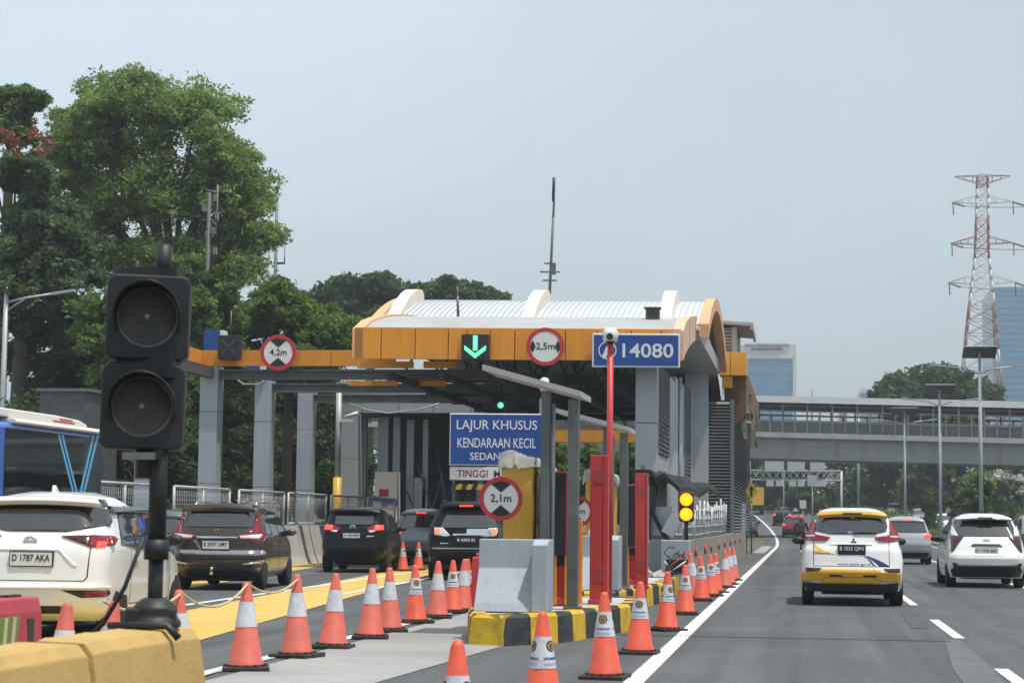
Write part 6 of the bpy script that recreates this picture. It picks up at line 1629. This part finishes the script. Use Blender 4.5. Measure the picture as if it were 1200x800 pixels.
for py_, l_, mt, up in ((234, 4.2, 'pylon_white', 1.1), (282, 4.3, 'pylon_red', 1.1), (328, 4.6, 'pylon_white', 1.2)):
    m = MB(); z = zz(py_ + 4)
    for sx in (-1, 1):
        d = dxc(z); e = (d + sx * l_, 0, z + .15)
        for sy in (-1, 1):
            m.tube((d + sx * half(z), sy * half(z), z), e, .07, n=4); m.tube((d + sx * half(z), sy * half(z), z + up), e, .06, n=4)
            for q_ in (.3, .6): m.tube((d + sx * (half(z) + (l_ - half(z)) * q_), sy * half(z) * (1 - q_), z + .15 * q_), (d + sx * (half(z) + (l_ - half(z)) * q_), sy * half(z) * (1 - q_), z + up * (1 - q_)), .04, n=4)
    m.build('cross_arm', MATS[mt], t)
    m = MB()
    for sx in (-1, 1): e = Vector((dxc(z) + sx * l_, 0, z + .1)); m.tube(e, e + Vector((1.5, -2, -.85)), .13, n=6); m.tube(e + Vector((.1, 0, 0)), e + Vector((.15, 0, -1.8)), .08, n=6)
    m.build('insulator', MATS['walk_panel'], t)
m = MB(); z = zz(206); 
for sy in (-1, 1):
    for sx in (-1, 1):
        m.tube((dxc(z), sy * .7, z), (dxc(z) + sx * 3.9, 0, z - .05), .07, n=4); m.tube((dxc(z), sy * .7, z - 1.3), (dxc(z) + sx * 3.9, 0, z - .1), .06, n=4)
        for q_ in (.35, .65): m.tube((dxc(z) + sx * 3.9 * q_, sy * .7 * (1 - q_), z), (dxc(z) + sx * 3.9 * q_, sy * .7 * (1 - q_), z - 1.3 * (1 - q_)), .04, n=4)
m.build('top_arm', MATS['pylon_red'], t)
for k, (py_, l_) in enumerate(((234, 4.2), (282, 4.3), (328, 4.6))):
    m = MB(); z = zz(py_ + 4)
    for sx in (-1, 1):
        s0 = Vector((dxc(z) + sx * l_ + 1.5, -2, z - .75)); e0 = s0 + Vector((60, -60, 6))
        m.path([s0.lerp(e0, u / 12) + Vector((0, 0, -5 * 4 * (u / 12) * (1 - u / 12))) for u in range(13)], .045, 4)
    m.build('power_line', MATS['walk_panel'], t)

# ------------------------------------------------------------------ far buildings
mat('glass_blue', (.10, .27, .45), .25, var=.12, scale=.02, spec=.6); mat('facade_white', (.66, .68, .69), .7, var=.05); mat('glass_dark', (.16, .27, .36), .3, var=.15, scale=.03)
def tower(px0, px1, pyt, Y, name, label, floors, floor_px, wall_mt, glass_mt, crown_px=0, frame_px=0, depth=40):
    a, b = at(px0, pyt, Y), at(px1, pyt, Y); w_ = b.x - a.x; t = thing(name, ((a.x + b.x) / 2, Y, 0), label, 'building'); mpp = Y / 2300; H_ = a.z
    m = MB(); m.b2(-w_ / 2, w_ / 2, .6, depth, 0, H_); m.build('wall', MATS[wall_mt], t)
    if frame_px:
        m = MB(); m.b2(w_ / 2 - frame_px * mpp, w_ / 2, 0, .6, 0, H_); m.b2(-w_ / 2, w_ / 2 - frame_px * mpp - .01, 0, .6, H_ - crown_px * mpp, H_); m.build('frame', MATS[wall_mt], t)
    z = H_ - crown_px * mpp - .3; fh = floor_px * mpp
    while z > 3:
        m = MB(); m.b2(-w_ / 2 + .2, w_ / 2 - frame_px * mpp - .2, .25, .58, max(z - fh * .86, 0), z); m.build('window_band', MATS[glass_mt], t); z -= fh
    return t, w_, H_, mpp
t, w_, H_, mpp = tower(846, 933, 404, 620, 'office_building', 'white framed blue glass office block with dark lettering on its crown behind the canopy', 6, 9.6, 'facade_white', 'glass_blue', 16, 4)
x_ = at(899, 400, 620).x - t.location.x
text('BADAN PEMERIKSA KEUANGAN', 51 * mpp, 3.2 * mpp, MATS['ink_black'], t, (x_, -.15, H_ - .4 * mpp), bold=.03, th=.2)
text('REPUBLIK INDONESIA', 36 * mpp, 3.0 * mpp, MATS['ink_black'], t, (x_, -.15, H_ - 4.8 * mpp), bold=.03, th=.2)
m = MB(); m.b2(x_ - 27 * mpp, x_ + 27 * mpp, .65, 1.2, H_ + .01, H_ + 2.6 * mpp); m.build('parapet', MATS['facade_white'], t)
tower(1163, 1262, 336, 700, 'skyscraper', 'tall blue glass tower at the right picture edge behind the pylon', 20, 7.2, 'glass_dark', 'glass_blue', 3, 0)
tower(1008, 1036, 455, 780, 'office_building', 'small pale far office block with a curved roof line left of the trees', 4, 5, 'facade_white', 'glass_dark', 5, 1)
tower(984, 993, 467, 760, 'office_building', 'tiny far grey block just above the overpass roof', 2, 5, 'facade_white', 'glass_dark', 3, 1)
p = at(951.5, 456, 600); mast('far_mast', (p.x, 600, 0), (p.x, 600, p.z), .35, 'hair thin far mast above the overpass', 'mast')

# ------------------------------------------------------------------ vegetation
mat('bark', (.085, .07, .052), .9, var=.25, scale=2, bump=.5, bscale=8)
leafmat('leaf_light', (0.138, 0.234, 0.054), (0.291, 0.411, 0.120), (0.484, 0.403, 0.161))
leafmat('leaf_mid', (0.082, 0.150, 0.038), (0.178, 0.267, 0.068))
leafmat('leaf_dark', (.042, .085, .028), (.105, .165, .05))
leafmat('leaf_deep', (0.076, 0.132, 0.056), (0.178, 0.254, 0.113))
leafmat('leaf_bright', (.075, .14, .025), (.20, .29, .065))
leafmat('leaf_red', (0.084, 0.114, 0.042), (0.180, 0.150, 0.072), (0.360, 0.168, 0.120))
leafmat('leaf_flower', (.06, .09, .035), (.42, .10, .05))
leafmat('leaf_white', (.5, .5, .45), (.75, .75, .70))
leafmat('leaf_hedge', (.08, .125, .02), (.20, .26, .055))
def leaves(name, P, size, asp, m, parent, droop=.3, kind=None):
    n = len(P)
    th = rng.uniform(0, 2 * PI, n); ph = rng.normal(-droop, .45, n)
    T = np.stack([np.cos(th) * np.cos(ph), np.sin(th) * np.cos(ph), np.sin(ph)], 1)
    r_ = rng.normal(0, 1, (n, 3)); r_[:, 2] *= .5
    S = np.cross(T, r_); S /= np.linalg.norm(S, axis=1, keepdims=True) + 1e-9
    sz = size * rng.uniform(.6, 1.4, n)[:, None]
    V = np.stack([P - T * sz, P + S * sz * asp - T * sz * .15, P + T * sz, P - S * sz * asp - T * sz * .15], 1).reshape(-1, 3)
    me = bpy.data.meshes.new(name); me.vertices.add(4 * n); me.vertices.foreach_set('co', V.astype(np.float32).ravel())
    me.loops.add(4 * n); me.loops.foreach_set('vertex_index', np.arange(4 * n, dtype=np.int32))
    me.polygons.add(n); me.polygons.foreach_set('loop_start', np.arange(0, 4 * n, 4, dtype=np.int32))
    try: me.polygons.foreach_set('loop_total', np.full(n, 4, np.int32))
    except Exception: pass
    me.update(calc_edges=True); me.validate(); me.materials.append(MATS[m])
    o = bpy.data.objects.new(name, me); COL.objects.link(o)
    if parent: o.parent = parent
    if kind: o['kind'] = kind
    return o
def cloud(center, rad, nb, nsub, nleaf, br=.34, flat=.75, low=-.6):
    """leaf points grouped in boughs and twigs so that the crown has an uneven edge and gaps"""
    out = []; boughs = []
    for i in range(nb):
        while True:
            d = rng.normal(0, 1, 3); d /= np.linalg.norm(d)
            if d[2] > low: break
        rr = rng.uniform(.35, .95); c = np.array(center) + d * rr * np.array(rad); boughs.append(c)
        R0 = br * np.mean(rad) * rng.uniform(.6, 1.25)
        sd = rng.normal(0, 1, (nsub, 3)); sd /= np.linalg.norm(sd, axis=1, keepdims=True); sd[:, 2] *= flat
        sc = c + sd * R0 * rng.uniform(.5, 1.1, (nsub, 1))
        for s in sc: out.append(s + rng.normal(0, 1, (nleaf, 3)) * R0 * np.array([.24, .24, .16]))
    return np.concatenate(out), boughs
def tree(name, label, loc, h, crown, lm, size=.16, asp=.42, nb=26, nsub=16, nleaf=40, trunk_r=.35, group=None, low=-.6, extra=None, br=.34, droop=.3):
    """crown: list of (dx,dy,z,rx,ry,rz)"""
    t = thing(name, loc, label, 'tree' if 'shrub' not in name else 'shrub', group)
    allp = []; tips = []
    for (dx, dy, z, rx, ry, rz_) in crown:
        p, b = cloud((dx, dy, z), (rx, ry, rz_), nb, nsub, nleaf, br=br, low=low); allp.append(p); tips += b
    P = np.concatenate(allp); P = P[P[:, 2] > .05]
    leaves('crown', P, size, asp, lm, t, droop)
    m = MB(); z0 = min(c[2] - c[5] * .7 for c in crown); z0 = max(z0, h * .15); fork = Vector((rng.uniform(-.3, .3), 0, z0))
    m.path([(0, 0, 0), (fork.x * .3, 0, z0 * .5), fork], [trunk_r, trunk_r * .8, trunk_r * .65], 9)
    for b in tips[::max(1, len(tips) // 22)]:
        b = Vector(b); mid = fork.lerp(b, .5) + Vector((rng.uniform(-.3, .3), rng.uniform(-.3, .3), h * .03)); m.path([fork, mid, b], [trunk_r * .4, trunk_r * .2, trunk_r * .05], 6)
    m.build('trunk', MATS['bark'], t)
    if extra: extra(t, crown)
    return t
def tpos(px_, Y): return (at(px_, 600, Y).x, Y, zg(Y) if Y > 110 else 0)
def zpx(py_, Y): return EYE + (613 - py_) / 2300 * Y
# the big pale green tree on the left
Y = 82; mp = Y / 2300
def C_(px_, py_, rx, rz_, pc, Y, ry=None): return ((px_ - pc) * Y / 2300, 0, zpx(py_, Y) - (zg(Y) if Y > 110 else 0), rx * Y / 2300, (ry or rx) * Y / 2300, rz_ * Y / 2300)
tree('broadleaf_tree', 'tallest pale green tree left of centre with a loose rounded crown', tpos(190, Y), 19, [C_(145, 118, 70, 62, 190, Y), C_(215, 138, 70, 72, 190, Y), C_(84, 140, 48, 58, 190, Y), C_(88, 190, 58, 65, 190, Y), C_(70, 250, 60, 60, 190, Y), C_(262, 205, 52, 62, 190, Y), C_(165, 235, 90, 70, 190, Y), C_(285, 265, 38, 62, 190, Y), C_(120, 300, 70, 55, 190, Y), C_(230, 310, 80, 60, 190, Y)], 'leaf_light', .105, .40, 24, 15, 46, .5, br=.36)
Y = 72
def flowers(t, crown):
    P, _ = cloud(((46 - 15) * Y / 2300, -2.2, zpx(168, Y)), (1.3, .6, .9), 12, 5, 7); P2, _ = cloud(((12 - 15) * Y / 2300, -2.2, zpx(152, Y)), (.9, .6, .5), 5, 5, 6)
    leaves('flowers', np.concatenate([P, P2]), .085, .5, 'leaf_flower', t)
tree('broadleaf_tree', 'dark large leaved tree at the left edge with a patch of red flowers', tpos(15, Y), 15, [C_(15, 195, 42, 36, 15, Y), C_(25, 275, 62, 62, 15, Y), C_(70, 290, 50, 55, 15, Y), C_(30, 345, 70, 50, 15, Y)], 'leaf_deep', .13, .40, 24, 15, 40, .4, extra=flowers)
tree('broadleaf_tree', 'light green tree top cut by the left picture edge above the red flowers', tpos(-5, 78), 17, [C_(-12, 104, 44, 28, -5, 78), C_(16, 100, 28, 18, -5, 78), C_(-10, 140, 40, 30, -5, 78)], 'leaf_mid', .11, .42, 22, 14, 30, .3)
Y = 76
tree('broadleaf_tree', 'bright green bushy tree above the 4,2m sign', tpos(335, Y), 11, [C_(325, 362, 42, 38, 335, Y), C_(372, 385, 42, 34, 335, Y), C_(290, 385, 35, 40, 335, Y), C_(345, 430, 60, 50, 335, Y), C_(400, 400, 28, 34, 335, Y)], 'leaf_bright', .10, .42, 26, 16, 44, .25)
for i, (px_, py_, rx, rz_, Y, lm, lab) in enumerate((
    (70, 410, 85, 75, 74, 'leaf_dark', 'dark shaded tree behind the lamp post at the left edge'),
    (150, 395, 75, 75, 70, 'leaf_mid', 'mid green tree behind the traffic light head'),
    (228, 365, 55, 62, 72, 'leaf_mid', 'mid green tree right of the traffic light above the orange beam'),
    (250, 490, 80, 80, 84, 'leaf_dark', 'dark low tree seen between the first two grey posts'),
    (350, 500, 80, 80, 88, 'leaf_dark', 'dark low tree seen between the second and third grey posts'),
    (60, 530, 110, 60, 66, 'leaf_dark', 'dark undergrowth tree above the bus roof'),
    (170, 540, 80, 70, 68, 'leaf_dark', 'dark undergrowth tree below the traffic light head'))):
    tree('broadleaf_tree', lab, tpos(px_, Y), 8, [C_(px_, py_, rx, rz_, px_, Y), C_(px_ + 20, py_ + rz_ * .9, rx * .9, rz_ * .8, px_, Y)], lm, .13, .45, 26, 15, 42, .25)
# dark canopy trees far behind the roof
Y = 150
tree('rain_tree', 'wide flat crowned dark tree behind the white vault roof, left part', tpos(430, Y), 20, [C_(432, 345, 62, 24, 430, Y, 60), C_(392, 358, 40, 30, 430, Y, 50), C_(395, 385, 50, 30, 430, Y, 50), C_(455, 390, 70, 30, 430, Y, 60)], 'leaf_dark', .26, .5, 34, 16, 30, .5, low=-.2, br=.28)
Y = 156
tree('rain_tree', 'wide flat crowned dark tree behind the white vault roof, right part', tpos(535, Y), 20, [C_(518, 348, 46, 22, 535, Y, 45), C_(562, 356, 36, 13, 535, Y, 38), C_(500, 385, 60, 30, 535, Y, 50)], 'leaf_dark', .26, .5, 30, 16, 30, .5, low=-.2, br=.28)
# bright trees seen through the toll lane
for i, (px_, Y, lm) in enumerate(((645, 104, 'leaf_bright'), (690, 108, 'leaf_mid'), (735, 106, 'leaf_bright'))):
    tree('broadleaf_tree', ['sunlit bush tree left of the awning leg seen through the lane', 'mid green tree seen through the lane between the awning legs', 'sunlit bush tree right of the red pillar seen through the lane'][i], tpos(px_, Y), 6, [C_(px_, 555, 34, 40, px_, Y), C_(px_ + 5, 595, 34, 30, px_, Y)], lm, .2, .45, 22, 12, 22, .2)
# trees right, behind the overpass roof
Y = 215
tree('broadleaf_tree', 'dark tree mass in front of the pylon foot above the overpass', tpos(1090, Y), 20, [C_(1062, 462, 34, 22, 1090, Y), C_(1100, 455, 40, 24, 1090, Y), C_(1135, 470, 40, 22, 1090, Y), C_(1090, 500, 70, 25, 1090, Y)], 'leaf_dark', .3, .5, 26, 14, 26, .5)
# row of trees beyond the overpass
row = [(850, 240, 560, 'leaf_dark', 'dark tree at the left end of the row beyond the gantry'), (895, 246, 566, 'leaf_mid', 'tree behind the gantry posts over the far bend'), (940, 236, 562, 'leaf_dark', 'dark tree behind the right gantry post'),
       (985, 228, 566, 'leaf_mid', 'tree above the white and yellow car beyond the overpass'), (1030, 222, 562, 'leaf_dark', 'dark tree between the two plain poles beyond the overpass'), (1088, 205, 570, 'leaf_red', 'reddish flowering tree under the overpass right of centre'),
       (1120, 215, 560, 'leaf_dark', 'dark tree under the overpass behind the middle street lamp'), (1168, 200, 566, 'leaf_mid', 'tree with white blossom under the overpass at the right'), (1205, 205, 566, 'leaf_dark', 'dark tree with white blossom at the right picture edge'), (1240, 210, 560, 'leaf_dark', 'dark tree just beyond the right picture edge')]
for px_, Y, py_, lm, lab in row:
    def blossom(t, crown, px_=px_, Y=Y):
        P, _ = cloud((0, -2.5, zpx(566, Y) - zg(Y)), (3, 1.2, 2), 16, 6, 6, br=.4); leaves('blossom', P, .18, .7, 'leaf_white', t)
    tree('broadleaf_tree', lab, tpos(px_, Y), 10, [C_(px_, py_, 36, 30, px_, Y), C_(px_ + 8, py_ - 25, 30, 24, px_, Y), C_(px_ - 6, py_ + 24, 34, 16, px_, Y)], lm, .30, .5, 20, 12, 20, .3, group='trees beyond the overpass', extra=blossom if px_ in (1168, 1205, 985) else None)
# far wood closing the view
P = []
for k in range(90): c = (rng.uniform(-200, 120), rng.uniform(300, 380), rng.uniform(5, 11)); p, _ = cloud(c, (6, 5, 4.5), 5, 8, 14); P.append(p)
leaves('far_wood', np.concatenate(P), .5, .5, 'leaf_dark', None, kind='stuff')['label'] = 'dark band of far woodland beyond the overpass'
# shrubs and hedges in the central reservation
for px_, py_, rx, rz_, Y, lm, lab in ((1147, 580, 20, 26, 108, 'leaf_mid', 'bushy dark green shrub in the median beside the white crossover'), (1095, 597, 11, 18, 128, 'leaf_red', 'reddish shrub in the median right of the silver car'), (1058, 592, 9, 20, 150, 'leaf_mid', 'narrow green shrub in the median below the farthest street lamp')):
    tree('median_shrub', lab, (9.9 + xr(Y) if px_ != 1147 else at(px_, 600, Y).x, Y, zg(Y) + .1), 2, [C_(px_, py_, rx, rz_, px_, Y), C_(px_, py_ + rz_ * .8, rx * .8, rz_ * .6, px_, Y)], lm, .11, .45, 18, 10, 22, .07, group='shrubs in the median')
def hedge(name, label, x0, x1, y0, y1, h, n, lm, size=.07):
    P = []
    for k in range(n):
        y = rng.uniform(y0, y1); x = xr(y) + rng.uniform(x0, x1); top = h * (.8 + .25 * math.sin(y * .7) * math.sin(y * .23 + 1)); z = top * (1 - abs(rng.normal(0, .35)))
        if z > .05: P.append((x, y, zg(y) + z))
    o = leaves(name, np.array(P), size, .5, lm, None, .1); tag(o, label, 'hedge'); return o
hedge('hedge', 'light green clipped hedge along the central reservation', 9.0, 10.8, 60, 148, 1.0, 26000, 'leaf_hedge', .08)
hedge('hedge', 'reddish and green hedge on the far bend of the median', 8.9, 10.9, 150, 330, 1.5, 16000, 'leaf_mid', .16)
hedge('hedge', 'low dark hedge along the left verge of the far bend', -6.5, -3.5, 130, 330, 1.4, 12000, 'leaf_mid', .16)
hedge('hedge', 'low hedge along the far side of the opposite carriageway', 22.8, 25, 60, 300, 1.6, 16000, 'leaf_mid', .16)
# ------------------------------------------------------------------ haze
HZ = 0.0006
hm = bpy.data.materials.new('haze'); hm.use_nodes = True; hn = hm.node_tree; hn.nodes.clear()
ho = hn.nodes.new('ShaderNodeOutputMaterial'); pv = hn.nodes.new('ShaderNodeVolumePrincipled')
pv.inputs['Color'].default_value = (.80, .88, .95, 1); pv.inputs['Density'].default_value = HZ; pv.inputs['Anisotropy'].default_value = .3
hn.links.new(pv.outputs[0], ho.inputs['Volume'])
m = MB(); m.b2(-2600, 2600, -100, 3300, -1.2, 130); o = m.build('haze', hm); o['kind'] = 'stuff'; o['label'] = 'thin pale daylight haze'
